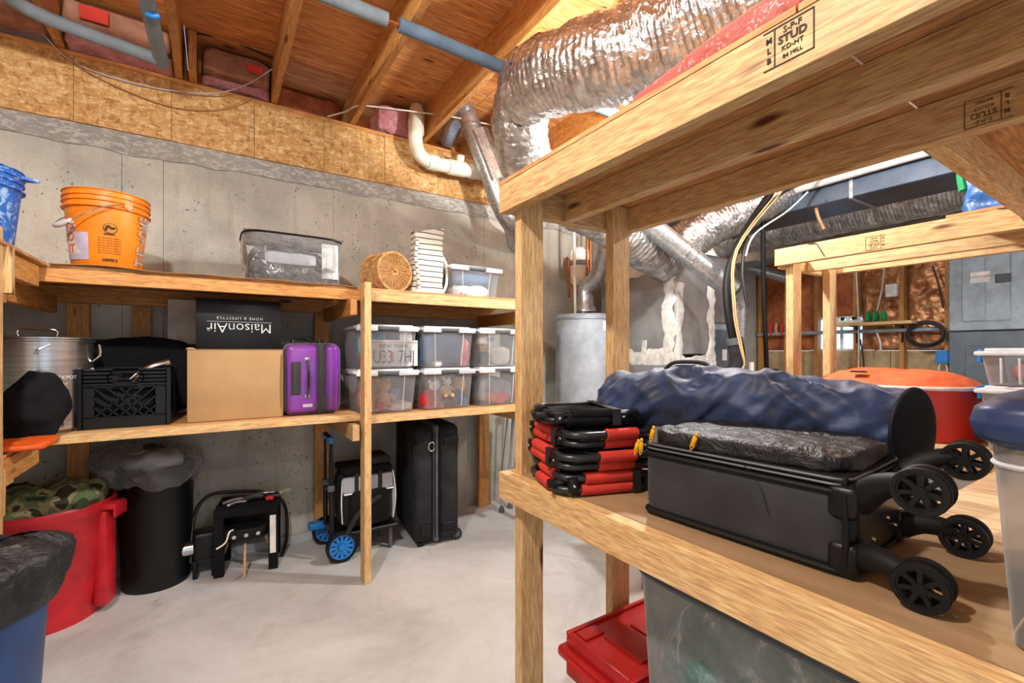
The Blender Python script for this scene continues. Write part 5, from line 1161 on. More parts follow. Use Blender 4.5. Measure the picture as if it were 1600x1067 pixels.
# black bin with clear plastic bag
k_ = FL(245, 925); f_ = Vector((k_.x, k_.y, 0)).normalized(); kx, ky = k_.x+f_.x*.155, k_.y+f_.y*.155; kh = .66
t = thing('trash_can', 'tall black cylindrical bin against the wall under the shelf', 'bin', (kx, ky, 0), world=True)
build('bin_body', MB().lathe([(.0001, .004), (.145, .004), (.155, .0), (.168, kh*.5), (.178, kh-.02), (.184, kh-.01), (.182, kh), (.172, kh), (.15, .01), (.0001, .01)], 56, (kx, ky, 0)), 'black_plastic', t, smooth=True, ang=50)
def pbag(u, v):
    a = 2*PI*u; r = .16+.06*math.sin(PI*min(1, v*1.15))-.20*max(0, v-.75)*2.2
    r = max(r, .01); z = kh-.10+v*.24
    d = .03*fbm((r*math.cos(a), r*math.sin(a), z), 9, 12)+.012*abs(math.sin(8*a+4*v))
    ex = .13*max(0, math.cos(a-(ta+PI+1.0)))**4*v
    return Vector((kx+(r+d+ex)*math.cos(a), ky+(r+d+ex)*math.sin(a), z+.02*nz((a*2, v*4, 2), 1)))
build('plastic_bag', MB().surf(pbag, 90, 30, cu=True), 'clear_film', smooth=True, ang=180, label='crumpled clear plastic bag bulging out of the black bin', cat='bag')
lump('plastic_bag', 'grey film bundle showing inside the clear plastic bag', 'bag', (kx-.01, ky-.04, kh+.045), (.125, .11, .055), 'grey_cloth', 2.2, .035, 51, 10)
lump('dark_cloth', 'dark scrap on top of the clear plastic bag', 'cloth', (kx-.0, ky-.05, kh+.115), (.06, .05, .016), 'charcoal_cloth', 2.4, .016, 52)
# small black side table with tools
l1, l2 = FL(333, 905), FL(434, 888); 
d = (l2-l1); Lw = d.length; ang_ = math.atan2(d.y, d.x); th = .385
t = thing('side_table', 'small square black side table with metal tools on top', 'table', l1, ang_)
build('table_top', MB().rbox((0, 0, th-.045), (Lw+.0, .29, th), .003, 1), 'soft_black', t)
for x in (0, Lw-.05):
    for y in (0, .24): build('leg', MB().rbox((x, y, 0), (x+.05, y+.05, th-.046), .003, 1), 'soft_black', t)
build('leg_sticker', MB().box((Lw-.042, -.002, .10), (Lw-.010, -.0005, th-.06)), 'paper_white', t)
Mt = Matrix.Translation(l1) @ Matrix.Rotation(ang_, 4, 'Z')
def tool(name, label, pts, r, m, n=8, sm=3): 
    mb = MB(); mb.M = Mt; mb.tube(pts, r, n, smooth=sm); return build(name, mb, m, smooth=True, label=label, cat='tool')
for i, (a, b, r, m, lab) in enumerate((((.03, .10), (.16, .16), .012, 'galvanised', 'left silver wrench lying on the black table'), ((.06, .05), (.15, .10), .010, 'galvanised', 'front left silver hand tool on the black table'), ((.14, .13), (.24, .16), .018, 'grey_plastic', 'grey tool body in the middle of the black table'),
        ((.15, .20), (.30, .23), .010, 'galvanised', 'long silver bar at the back of the black table'), ((.25, .10), (.33, .12), .018, 'black_metal', 'dark round tool with silver cap on the black table'), ((.26, .08), (.30, .085), .013, 'ink_red', 'red-handled tool at the table front'),
        ((.31, .15), (.38, .26), .012, 'beige', 'pale handle pointing right on the black table'), ((.22, .28), (.28, .20), .008, 'galvanised', 'thin silver tool angled at the back of the table'))):
    tool('hand_tool', lab, [(a[0], a[1], th+r+.001), ((a[0]+b[0])/2, (a[1]+b[1])/2+.006, th+r+.008), (b[0], b[1], th+r+.001)], r, m)
# clutter behind the table
q = FL(310, 880); t = thing('air_pump', 'small black pump with chrome fittings on the floor beside the table', 'pump', (q.x+.03, q.y+.12, 0), world=True)
qx, qy = P(318, 880, Y=3.22).x, 3.22
build('body', MB().rbox((qx-.05, qy-.05, .10), (qx+.07, qy+.08, .26), .02, 3), 'black_plastic', t, smooth=True); build('motor', MB().tube([(qx-.12, qy, .17), (qx-.04, qy, .17)], .04, 16), 'chrome', t, smooth=True)
for dx in (-.04, .05): build('foot', MB().rbox((qx+dx-.012, qy-.04, 0), (qx+dx+.012, qy+.07, .10), .004, 1), 'black_plastic', t)
q = FL(385, 868); qx, qy = P(385, 868, Y=3.22).x, 3.22
t = thing('portable_grill', 'black round drum on tan legs under the table', 'grill', (qx, qy, 0), world=True)
build('bowl', MB().lathe([(.0001, .16), (.10, .17), (.15, .22), (.16, .27), (.155, .275), (.0001, .28)], 36, (qx, qy, 0)), 'black_metal', t, smooth=True)
for k in range(3): a = k*2.1+.4; build('leg', MB().tube([(qx+.10*math.cos(a), qy+.10*math.sin(a), .18), (qx+.17*math.cos(a), qy+.17*math.sin(a), .006)], .007, 6), 'tan_cloth', t)
for k in range(3): build('knob', MB().tube([(qx-.07+.06*k, qy-.150, .245), (qx-.07+.06*k, qy-.172, .245)], .011, 10), 'chrome', t, smooth=True)
Yw = 3.40
pipe('cable', 'black hose arching along the wall behind the small table', 'hose', [P(298, 880, Y=3.2), P(303, 810, Y=3.3), P(325, 775, Y=3.35), P(370, 768, Y=3.36), P(420, 770, Y=3.36), P(445, 790, Y=3.36), P(448, 840, Y=3.36), P(440, 868, Z=.012)], .010, 'wire_black')
pipe('cable', 'thin pale cord curling under the small table', 'cable', [P(338, 858, Y=2.8), P(352, 848, Y=2.8), P(358, 832, Y=2.8), P(364, 828, Y=2.85)], .004, 'wire_white')
struct('baseboard_back', MB().box((-1.5, WY-.02, 0), (.9, WY-.001, .05)), 'concrete_floor')
# folding cart with blue wheels
wA = FL(535, 880); cart_z = .095
t = thing('folding_cart', 'folding hand cart with bright blue wheels and blue handle tips', 'hand cart', (wA.x, wA.y, 0), world=True)
wc1 = Vector((wA.x, wA.y+.02, cart_z)); wc0 = P(497, 845, Y=wA.y+.24); wc0 = Vector((wA.x-.02, wA.y+.36, cart_z))
wheel(t, wc1, cart_z-.001, .035, 'Y', 'black_rubber', 'blue_bright', 12)
wheel(t, wc0, cart_z-.001, .035, 'Y', 'black_rubber', 'blue_bright', 12)
hx1 = P(517, 690, Y=wc1.y+.06); hx0 = P(508, 682, Y=wc1.y+.22)
for (wc, hh, ) in ((wc1, hx1), (wc0, hx0)):
    hb_ = Vector((hh.x+.005, min(max(wc.y, wc1.y+.05), wc1.y+.23), cart_z+.08))
    build('rail', MB().tube([hb_, Vector((hh.x, hh.y, hh.z*.62))], .014, 10), 'black_metal', t, smooth=True); build('rail_inner', MB().tube([Vector((hh.x, hh.y, hh.z*.6)), Vector((hh.x, hh.y, hh.z))], .009, 8), 'black_metal', t, smooth=True)
    build('corner_cap', MB().rbox((hh.x-.018, hh.y-.016, hh.z-.012), (hh.x+.018, hh.y+.016, hh.z+.03), .008, 2), 'blue_bright', t, smooth=True)
    build('joint', MB().rbox((hh.x-.02, hh.y-.018, hh.z*.58), (hh.x+.02, hh.y+.018, hh.z*.63), .005, 2), 'grey_plastic', t, smooth=True)
build('handle', MB().tube([Vector((hx1.x, hx1.y, hx1.z+.02)), Vector((hx0.x, hx0.y, hx0.z+.02))], .013, 10), 'black_rubber', t, smooth=True)
build('cross_bar', MB().tube([Vector((hx1.x, hx1.y, .42)), Vector((hx0.x, hx0.y, .42))], .010, 8), 'black_metal', t, smooth=True)
build('axle', MB().tube([wc1, wc0], .010, 8), 'black_metal', t)
build('toe_plate', MB().rbox((wc1.x-.03, wc1.y+.0, cart_z+.055), (wc1.x+.36, wc0.y-.03, cart_z+.075), .006, 1), 'black_plastic', t)
for yq in (wc1.y+.035, wc0.y-.04): build('wheel_bracket', MB().rbox((wc1.x-.035, yq-.012, cart_z-.02), (wc1.x+.035, yq+.012, cart_z+.06), .008, 2), 'grey_plastic', t, smooth=True)
build('rest_leg', MB().rbox((wc1.x+.31, wc1.y+.04, 0), (wc1.x+.335, wc1.y+.07, cart_z+.056), .004, 1), 'grey_plastic', t); build('rest_leg', MB().rbox((wc1.x+.31, wc0.y-.08, 0), (wc1.x+.335, wc0.y-.05, cart_z+.056), .004, 1), 'grey_plastic', t)
build('blue_fender', MB().rbox((wc0.x-.12, wc0.y-.06, cart_z+.03), (wc0.x-.02, wc0.y+.01, cart_z+.075), .01, 2), 'blue_bright', t, smooth=True)
# cooler bag on the cart
g0, g1 = P(527, 820, Y=wc1.y+.01), P(622, 815, Y=wc1.y+.01); gz = cart_z+.077; gx0, gx1 = g0.x+.03, g1.x-.02; gy0, gy1 = wc1.y+.02, wc1.y+.30
t = thing('cooler_bag', 'black and grey soft cooler bag strapped on the blue-wheeled cart', 'bag', ((gx0+gx1)/2, (gy0+gy1)/2, gz), world=True)
gcx, gcy = (gx0+gx1)/2, (gy0+gy1)/2; gh = .36
build('bag_body', soft(MB(), (gcx, gcy, gz+gh/2), ((gx1-gx0)/2, (gy1-gy0)/2, gh/2), 6, .008, 8, 3, 60, 40), 'charcoal_cloth', t, smooth=True, ang=180)
build('grey_panel', MB().rbox((gx0+.004, gy0-.004, gz+gh*.66), (gx1-.012, gy0+.03, gz+gh*.93), .012, 2), 'grey_cloth', t, smooth=True)
pk = build('front_pocket', soft(MB(), (gcx, gy0-.005, gz+gh*.38), ((gx1-gx0)/2-.04, .03, gh*.31), 5, .006, 10, 5, 40, 28), 'soft_black', t, smooth=True, ang=180)
build('mesh_pocket', soft(MB(), (gx1-.0, gcy, gz+gh*.42), (.025, .10, gh*.36), 4, .006, 10, 6, 30, 24), 'grey_cloth', t, smooth=True, ang=180)
build('piping', MB().tube([(gx0+.01, gy0-.005, gz+gh*.65), (gx1-.01, gy0-.005, gz+gh*.65)], .005, 6), 'paper_white', t)
build('piping', MB().tube([(gx1-.005, gy0+.02, gz+.03), (gx1+.01, gy0+.01, gz+gh*.5), (gx1-.005, gy0+.02, gz+gh*.95)], .004, 6, smooth=4), 'paper_white', t); build('piping', MB().tube([(gx0+.005, gy0+.01, gz+.05), (gx0-.002, gy0+.005, gz+gh*.5), (gx0+.005, gy0+.01, gz+gh*.9)], .004, 6, smooth=4), 'paper_white', t)
lid_ = build('bag_lid', MB().rbox((gx0+.01, gy0+.005, gz+gh-.015), (gx1-.01, gy1-.005, gz+gh+.03), .018, 3), 'soft_black', t, smooth=True)
build('lid_pouch', MB().rbox((gcx+.02, gy0+.02, gz+gh+.031), (gx1-.015, gy1-.04, gz+gh+.085), .02, 3), 'charcoal_cloth', lid_, smooth=True)
for x in (gcx-.08, gcx+.07): build('strap', MB().rbox((x-.012, gy0-.012, gz+gh*.55), (x+.012, gy0-.002, gz+gh+.0), .003, 1), 'nylon_strap', t)
build('shoulder_strap', MB().tube([(gx0+.02, gy0-.04, gz+.0), (gx0+.08, gy0-.055, gz+.11), (gcx+.02, gy0-.055, gz+.19), (gcx+.06, gy0-.04, gz+.2)], .016, 6, smooth=5), 'nylon_strap', t, smooth=True)
# tall hard black suitcase
u0 = FL(660, 858); u1 = FL(710, 845)
t = thing('suitcase', 'tall charcoal hard-shell suitcase standing against the wall', 'suitcase', (u0.x+.06, u0.y+.2, 0), math.radians(-6))
uh = .80
build('shell', MB().rbox((-.09, -.20, .03), (.045, .36, uh), .05, 5), 'charcoal_cloth', t, smooth=True)
s2 = build('shell', MB().rbox((.075, -.20, .03), (.225, .36, uh+.01), .05, 5), 'charcoal_cloth', t, smooth=True)
sr = build('seam_ridge', MB().rbox((.040, -.206, .026), (.080, .366, uh+.012), .03, 4), 'grey_plastic', t, smooth=True)
build('seam_groove', MB().tube([(.047, -.208, .06), (.047, -.208, uh-.04)], .004, 6), 'black_rubber', sr); build('seam_groove', MB().tube([(.073, -.208, .06), (.073, -.208, uh-.04)], .004, 6), 'black_rubber', sr)
build('handle_recess', MB().rbox((.105, -.208, uh-.13), (.215, -.19, uh-.07), .02, 3), 'black_plastic', t, smooth=True)
build('latch_ring', MB().tube([(.025+.022*math.cos(a), -.205, uh-.13+.03*math.sin(a)) for a in [2*PI*k/16 for k in range(16)]], .004, 6, closed=True), 'chrome', t, smooth=True)
build('foot_recess', MB().rbox((.10, -.206, .09), (.20, -.19, .15), .015, 3), 'black_plastic', t, smooth=True)
build('corner_latch', MB().rbox((-.05, -.208, .075), (.02, -.19, .16), .006, 2), 'black_plastic', t, smooth=True)
build('side_handle', MB().rbox((-.098, -.09, uh-.24), (-.085, .0, uh-.10), .006, 2), 'black_metal', t, smooth=True)
wheel(t, (.215, -.15, .040), .04, .03, 'Y', 'black_rubber', 'grey_plastic', 6); wheel(t, (.215, .30, .040), .04, .03, 'Y', 'black_rubber', 'grey_plastic', 6)
for y in (-.15, .30): build('foot', MB().rbox((-.06, y-.02, 0), (-.02, y+.02, .032), .006, 1), 'black_plastic', t)
# crutches at the end of the shelf
for k, (px, lab) in enumerate(((784, 'left of two silver crutches leaning behind the near post'), (797, 'right of two silver crutches leaning behind the near post'))):
    base = P(px, 794-6*k+6, Z=.0); t = thing('crutch', lab, 'crutch', base, world=True, group='silver crutches')
    top = Vector((base.x+.03, 3.05+.1*k, .98))
    for s in (-1, 1):
        o_ = Vector((.028*s, 0, 0)); build('shaft', MB().tube([base+Vector((0, 0, .16))+o_*.3, base.lerp(top, .35)+o_, top+o_], .009, 8, smooth=4), 'chrome', t, smooth=True)
    build('lower_shaft', MB().tube([base+Vector((0, 0, .03)), base.lerp(top, .35)], .011, 8), 'chrome', t, smooth=True); build('rubber_tip', MB().lathe([(.024, 0), (.022, .02), (.014, .05)], 12, base, cap=True), 'grey_plastic', t, smooth=True)
    build('arm_pad', MB().rbox((top.x-.045, top.y-.02, top.z-.005), (top.x+.045, top.y+.02, top.z+.03), .012, 2), 'grey_foam', t, smooth=True)

# ================================================================== THINGS ON THE NEAR SHELF
DK = LZ+.0015
# black spinner suitcase lying on its side
ea = math.atan2(-.9976, .07)
t = thing('suitcase', 'black fabric spinner suitcase lying flat with its wheels towards the right', 'suitcase', (.899, .784, DK), ea)
SL, SD, SHh = .434, .31, .158
build('body', MB().rbox((0, 0, .004), (SL, SD, SHh), .028, 4), 'luggage_fabric', t, smooth=True)
def rr_loop(x0, y0, x1, y1, z, r, n=6):
    pts = []
    for (cx, cy, a0) in ((x1-r, y0+r, -PI/2), (x1-r, y1-r, 0), (x0+r, y1-r, PI/2), (x0+r, y0+r, PI)):
        for k in range(n+1): a = a0+PI/2*k/n; pts.append((cx+r*math.cos(a), cy+r*math.sin(a), z))
    return pts
for z, r in ((.010, .006), (.150, .005)): build('piping', MB().tube(rr_loop(-.001, -.001, SL+.001, SD+.001, z, .03), r, 8, closed=True), 'black_rubber', t, smooth=True)
build('piping', MB().tube([(SL-.008, -.004, .02), (SL-.004, -.005, .08), (SL-.008, -.004, .15)], .006, 8, smooth=3), 'black_rubber', t, smooth=True)
zb = build('zip_gusset', MB().rbox((.002, .004, SHh-.004), (SL-.004, SD-.004, SHh+.020), .008, 2), 'black_rubber', t, smooth=True)
for z in (SHh+.004, SHh+.014): build('zipper', MB().tube(rr_loop(-.001, .001, SL-.001, SD-.001, z, .03), .0025, 6, closed=True), 'grey_plastic', zb, smooth=True)
build('front_pocket', soft(MB(), (SL/2, SD/2, SHh+.034), (SL/2-.006, SD/2-.004, .026), 6, .006, 16, 4, 110, 30, ridge=.007), 'puckered_black', t, smooth=True, ang=180)
def pull(x, y, z, tilt=0, name='zip_pull'):
    g = MB(); a = Matrix.Translation((x, y, z)) @ Matrix.Rotation(tilt, 4, 'Y'); g.M = a
    g.rbox((-.006, -.004, -.024), (.006, .001, .0), .003, 2); g.rbox((-.0045, -.006, -.018), (.0045, -.003, -.006), .001, 1); g.rbox((-.004, -.004, 0), (.004, .001, .010), .002, 1); g.tube([(-.004, -.002, -.024), (0, -.002, -.033), (.004, -.002, -.024)], .0015, 5)
    build(name, g, 'yellow_tag', t, smooth=True)
pull(.035, -.006, SHh+.052, .25); pull(.005, -.012, SHh+.018, .1); pull(-.012, -.004, SHh+.012, .3); pull(.145, -.004, SHh+.050, .35)
build('carry_handle', MB().tube([(.12, -.004, .09), (.13, -.022, .095), (.25, -.022, .095), (.26, -.004, .09)], .008, 8, smooth=3), 'black_rubber', t, smooth=True) if False else None
build('loose_thread', MB().tube([(.25, -.003, SHh+.01), (.285, -.006, .13), (.30, -.006, .08)], .0008, 4, smooth=5), 'black_rubber', t)
build('end_panel', MB().rbox((SL-.006, .03, .02), (SL+.006, SD-.03, SHh-.02), .006, 2), 'black_plastic', t, smooth=True)
for (yy_, zz_) in ((.10, .05), (.19, .07), (.24, .045)): build('rivet', MB().lathe([(.0001, .006), (.004, .005), (.005, .0)], 10, (SL+.005, yy_, zz_), 'X'), 'chrome', t, smooth=True)
for k, (yw, zw, zb2) in enumerate(((-.015, .0375, .035), (SD-.01, .0375, .035), (-.015, .185, .135), (SD+.0, .185, .135))):
    s_ = 1 if yw > .1 else -1; yc = .03 if s_ < 0 else SD-.03
    hs_ = build('wheel_housing', MB().rbox((SL-.035, yc-.036, zb2-.032), (SL+.014, yc+.036, zb2+.028), .012, 3), 'black_plastic', t, smooth=True)
    build('rivet', MB().lathe([(.0001, .004), (.004, .003), (.005, 0)], 10, (SL+.014, yc-.012, zb2), 'X'), 'chrome', hs_, smooth=True); build('rivet', MB().lathe([(.0001, .004), (.004, .003), (.005, 0)], 10, (SL+.014, yc+.014, zb2+.006), 'X'), 'chrome', hs_, smooth=True)
    build('fork', MB().tube([(SL+.005, yc, zb2), (SL+.04, (yc+yw)/2, (zb2+zw)/2+.012), (SL+.088, yw, zw+.006)], lambda q: .027-.010*q, 12, smooth=3), 'black_rubber', t, smooth=True)
    for dy in (-.016, .016): wheel(t, (SL+.10, yw+dy, zw), .037, .013, 'Y', 'black_rubber', 'black_plastic', 7)
# stack of folded camp chairs
def camp_chair(label, cx, cy, z, w_, d_, rz, cloth, tone='dark_tube', h=.055):
    t = thing('folding_chair', label, 'chair', (cx, cy, z), rz)
    fr = []
    for k, dz in enumerate((.012, h-.012)):
        o = .006*(1 if k else -1); fr.append(build('frame', MB().tube(rr_loop(-w_/2+o, -d_/2, w_/2+o, d_/2, dz, .045), .0105, 10, closed=True), tone, t, smooth=True))
        for (a, b) in (((-w_/2+.06, -d_/2), (w_/2-.09, -d_/2)),): build('fabric_sleeve', MB().tube([(a[0]+o, a[1], dz), (b[0]+o, b[1], dz)], .0165, 12), cloth, t, smooth=True)
        build('fabric_sleeve', MB().tube([(-w_/2+o, -d_/2+.07, dz), (-w_/2+o, d_/2-.10, dz)], .0160, 12), cloth, t, smooth=True)
        build('fabric_sleeve', MB().tube([(w_/2+o, -d_/2+.10, dz), (w_/2+o, d_/2-.07, dz)], .0160, 12), cloth, t, smooth=True)
    build('folded_seat', soft(MB(), (0, .01, h/2), (w_/2-.02, d_/2-.02, h/2-.008), 6, .006, 12, int(z*100), 50, 18), cloth if cloth == 'soft_black' else 'charcoal_cloth', t, smooth=True, ang=180)
    build('leg_tube', MB().tube([(-w_/2-.01, -d_/2+.03, h/2), (w_/2-.03, -d_/2+.022, h/2+.004)], .009, 8), tone, t, smooth=True)
    for x in (-w_/2+.03, w_/2-.05): hj = build('hinge', MB().rbox((x-.014, -d_/2-.014, .006), (x+.014, -d_/2+.012, h-.006), .004, 2), 'black_plastic', t, smooth=True); build('rivet', MB().lathe([(.0001, -.004), (.004, -.003), (.005, 0)], 10, (x, -d_/2-.014, h/2), 'Y'), 'chrome', hj, smooth=True)
    build('strap', MB().box((.05, -d_/2-.020, -.001), (.075, -d_/2-.018, h+.002)).box((.05, -d_/2-.02, h+.001), (.075, d_/2, h+.003)), 'nylon_strap', t)
    build('rubber_foot', MB().tube([(-w_/2-.01, -d_/2+.03, h/2), (-w_/2-.03, -d_/2+.03, h/2)], .0125, 10), 'black_rubber', t, smooth=True)
    return t
z = DK+.006
camp_chair('bottom folded camp chair of the stack, red sleeves facing out', .985, 1.06, z, .31, .27, -.30, 'red_cloth'); z += .064
camp_chair('second folded camp chair from the bottom, red and dark grey', .975, 1.07, z, .30, .28, -1.86, 'red_cloth', h=.05); z += .060
camp_chair('third folded camp chair from the bottom, red sleeves to the left', .985, 1.075, z, .30, .27, -1.80, 'red_cloth', h=.05); z += .060
camp_chair('black folded camp chair on top of the stack', .965, 1.085, z, .27, .22, -.42, 'soft_black', 'black_metal', h=.042)
# navy tent bag lying across suitcase and chairs
A0, A1 = Vector((1.115, 1.13, 1.135)), Vector((1.315, .375, 1.120))
t = thing('tent_bag', 'long navy nylon roll bag lying across the suitcase and folded chairs', 'bag', (1.2, .72, 1.05), world=True)
dA = (A1-A0); LA = dA.length; dA.normalize(); sA = dA.cross(Vector((0, 0, 1))).normalized(); uA = sA.cross(dA)
NC = Vector((-.22, -.975, 0)); S2 = NC.cross(Vector((0, 0, 1))).normalized(); S2 = S2 if S2.dot(sA) > 0 else -S2
def roll(u, v):
    a = 2*PI*v; c = A0.lerp(A1, u)+Vector((0, 0, .04*math.sin(PI*u)**1.2)); r = .094-.010*u
    if u < .05: r *= (.62+.38*math.sqrt(u/.05))
    w2 = max(0, (u-.6)/.4)**1.5; sv = sA.lerp(S2, w2).normalized(); d = sv*math.cos(a)*(1-.12*w2)+uA*math.sin(a)*(1.0+.1*w2)
    q = Vector((u*LA, math.cos(a)*.09, math.sin(a)*.09))
    fold = .016*(1-abs(nz((q.x*1.3+q.z*1.4, q.y*2, q.z*2), 5.5, 3))*2.4)+.008*(1-abs(nz((q.x*2-q.z*2, q.y*2, q.z), 9, 8))*2.4)-.014
    return c+d*(r+fold)
build('bag_body', MB().surf(roll, 130, 60, cv=True), 'navy_nylon', t, smooth=True, ang=180)
build('end_cap', MB().surf(lambda u, v: A1+(S2*math.cos(2*PI*v)*.88+uA*math.sin(2*PI*v)*1.1)*(.088*min(1, u*1.03)+.002*nz((u*3, v*5, 0), 2))+NC*(.004+.012*(1-u**3)), 10, 40, cv=True), 'soft_black', t, smooth=True, ang=60)
build('end_piping', MB().tube([A1+(S2*math.cos(a)*.88+uA*math.sin(a)*1.1)*.089 for a in [2*PI*k/40 for k in range(40)]], .004, 6, closed=True), 'black_rubber', t, smooth=True)
build('end_cap', MB().surf(lambda u, v: A0+(sA*math.cos(2*PI*v)+uA*math.sin(2*PI*v))*(.062*u)-dA*(.01*(1-u**2)), 8, 40, cv=True), 'navy_nylon', t, smooth=True, ang=60)
m_ = A0.lerp(A1, .35); build('carry_handle', MB().tube([m_-dA*.07+uA*.115, m_-dA*.04+uA*.138, m_+dA*.04+uA*.140, m_+dA*.07+uA*.120], .006, 8, smooth=5), 'nylon_strap', t, smooth=True)
# navy-lidded clear tote
nx0, nx1, ny0, ny1 = .878, 1.27, -.34, .178; nzt = 1.232
t = thing('storage_tote', 'big clear tote with thick navy lid at the right edge', 'storage tote', ((nx0+nx1)/2, (ny0+ny1)/2, DK), world=True)
def sqr(cx, cy, sx, sy, e, a): return (cx+math.copysign(abs(math.cos(a))**e, math.cos(a))*sx, cy+math.copysign(abs(math.sin(a))**e, math.sin(a))*sy)
ncx, ncy = (nx0+nx1)/2, (ny0+ny1)/2; nsx, nsy = (nx1-nx0)/2, (ny1-ny0)/2
def nw(u, v):
    k = .93+.07*v; x, y = sqr(ncx, ncy, nsx*k, nsy*k, .22, 2*PI*u)
    return Vector((x, y, DK+.002+(nzt-.06-DK)*v))
mb = MB(); mb.surf(nw, 80, 8, cu=True); mb.add([nw(k/80, 0) for k in range(80)], [tuple(range(80))]); build('body', mb, 'clear_plastic', t, smooth=True, ang=50)
for v in (.90,): build('rim_ridge', MB().tube([nw(k/80, v)+Vector((0, 0, 0)) for k in range(80)], .004, 6, closed=True), 'lid_plastic', t, smooth=True)
def nl(u, v):
    prof = [(1.015, -.055), (1.075, -.045), (1.095, -.025), (1.075, -.004), (1.0, .012), (.90, .016), (.86, .006), (.5, .006), (.02, .006)]
    f = v*(len(prof)-1); i = min(int(f), len(prof)-2); q = f-i; r = prof[i][0]*(1-q)+prof[i+1][0]*q; z = prof[i][1]*(1-q)+prof[i+1][1]*q
    x, y = sqr(ncx, ncy, nsx*r, nsy*r, .28, 2*PI*u); return Vector((x, y, nzt-.006+z))
build('lid', MB().surf(nl, 96, 33, cu=True), 'navy_plastic', t, smooth=True, ang=60)
lump('folded_cloth', 'dark cloth in the upper part of the navy-lidded tote', 'cloth', (1.07, -.065, 1.115), (.165, .215, .055), 'grey_cloth', 5, .014, 61, 9)
lump('gift_bag', 'crimson cloth slanting through the navy-lidded tote', 'cloth', (1.07, -.07, 1.035), (.16, .20, .022), 'crimson_cloth', 4, .012, 62, 9)
gb = thing('gift_box', 'green paper box with white dots in the navy-lidded tote', 'box', (1.0, -.03, .93), world=True)
build('box_body', MB().rbox((.915, -.17, .935), (1.10, .135, 1.008), .006, 2), 'green_paper', gb)
mb = MB()
for i in range(9):
    for j in range(2): mb.lathe([(.0001, -.0012), (.008, -.0010), (.008, .0)], 12, (.915, -.13+i*.03+(j*.015), .950+j*.020), 'X')
build('white_dots', mb, 'paper_white', gb)
for k in range(2): build('white_stripe', MB().tube([(.9142, .13, .982+.010*k), (.9142, .02, .998+.006*k)], .0022, 5), 'paper_white', gb)
lump('folded_cloth', 'navy cloth at the bottom of the navy-lidded tote', 'cloth', (1.07, -.08, .918), (.155, .195, .013), 'blue_cloth', 5, .003, 63, 9)

# upper deck: long bag of red wrapping in film
t = thing('wrap_bag', 'long translucent bag of red wrapping paper on top of the near shelf', 'bag', (.95, .6, TZ+.013), world=True)
def rb(u, v):
    a = 2*PI*v; y = .86-.62*u; s = .2+.8*math.sin(PI*min(max(u, .02), .98))**.35
    x = .93+math.copysign(abs(math.cos(a))**.6, math.cos(a))*.085; hz_ = (.030+.030*u)*s
    z = TZ+.0145+hz_+math.copysign(abs(math.sin(a))**.7, math.sin(a))*hz_
    return Vector((x, y, z+(.006*fbm((x, y, z), 14, 3) if math.sin(a) > -.2 else 0)))
build('film_sleeve', MB().surf(rb, 60, 40, cv=True, capu=True), 'red_film', t, smooth=True, ang=180)
for k in range(3): build('paper_roll', MB().tube([(.885+.045*k, .78, TZ+.042), (.885+.045*k, .28, TZ+.048)], .019, 14), ['ink_red', 'paper_white', 'red_cloth'][k], t, smooth=True)

# ================================================================== THINGS ON THE RIGHT SHELF
t = thing('pouf_bag', 'round flat red bag with orange top and white piping', 'bag', (2.87, .92, DK), world=True)
pcx_, pcy_ = 2.875, .895
def ps(u, v):
    a = 2*PI*u; z = .002+.235*v; r = 1+.03*math.sin(PI*v)+.015*nz((math.cos(a)*2, math.sin(a)*2, v*2), 1.5)
    x, y = sqr(pcx_, pcy_, .285*r, .325*r, .85, a); return Vector((x, y, DK+z))
build('side_wall', MB().surf(ps, 90, 12, cu=True), 'red_vinyl', t, smooth=True, ang=180)
def pt_(u, v):
    a = 2*PI*u; r = v; x, y = sqr(pcx_, pcy_, .288*r, .328*r, .85, a)
    return Vector((x, y, DK+.237+.075*(1-r**4)+.012*fbm((x, y, 0), 7, 5)*(1-r**6)))
build('top_panel', MB().surf(pt_, 90, 22, cu=True), 'orange_cloth', t, smooth=True, ang=180)
build('white_piping', MB().tube([Vector(pt_(k/90, 1))+Vector((0, 0, .0)) for k in range(90)], .009, 8, closed=True), 'paper_white', t, smooth=True)
a_ = math.radians(152); x, y = sqr(pcx_, pcy_, .30, .34, .85, a_); build('side_label', MB().rbox((x-.012, y-.05, DK+.185), (x+.004, y+.05, DK+.23), .003, 1), 'paper_white', t)
build('dark_tab', MB().rbox((2.62, .93, DK+.300), (2.66, .99, DK+.306), .002, 1), 'soft_black', t)
tt0 = P(1519, 620, X=2.60)
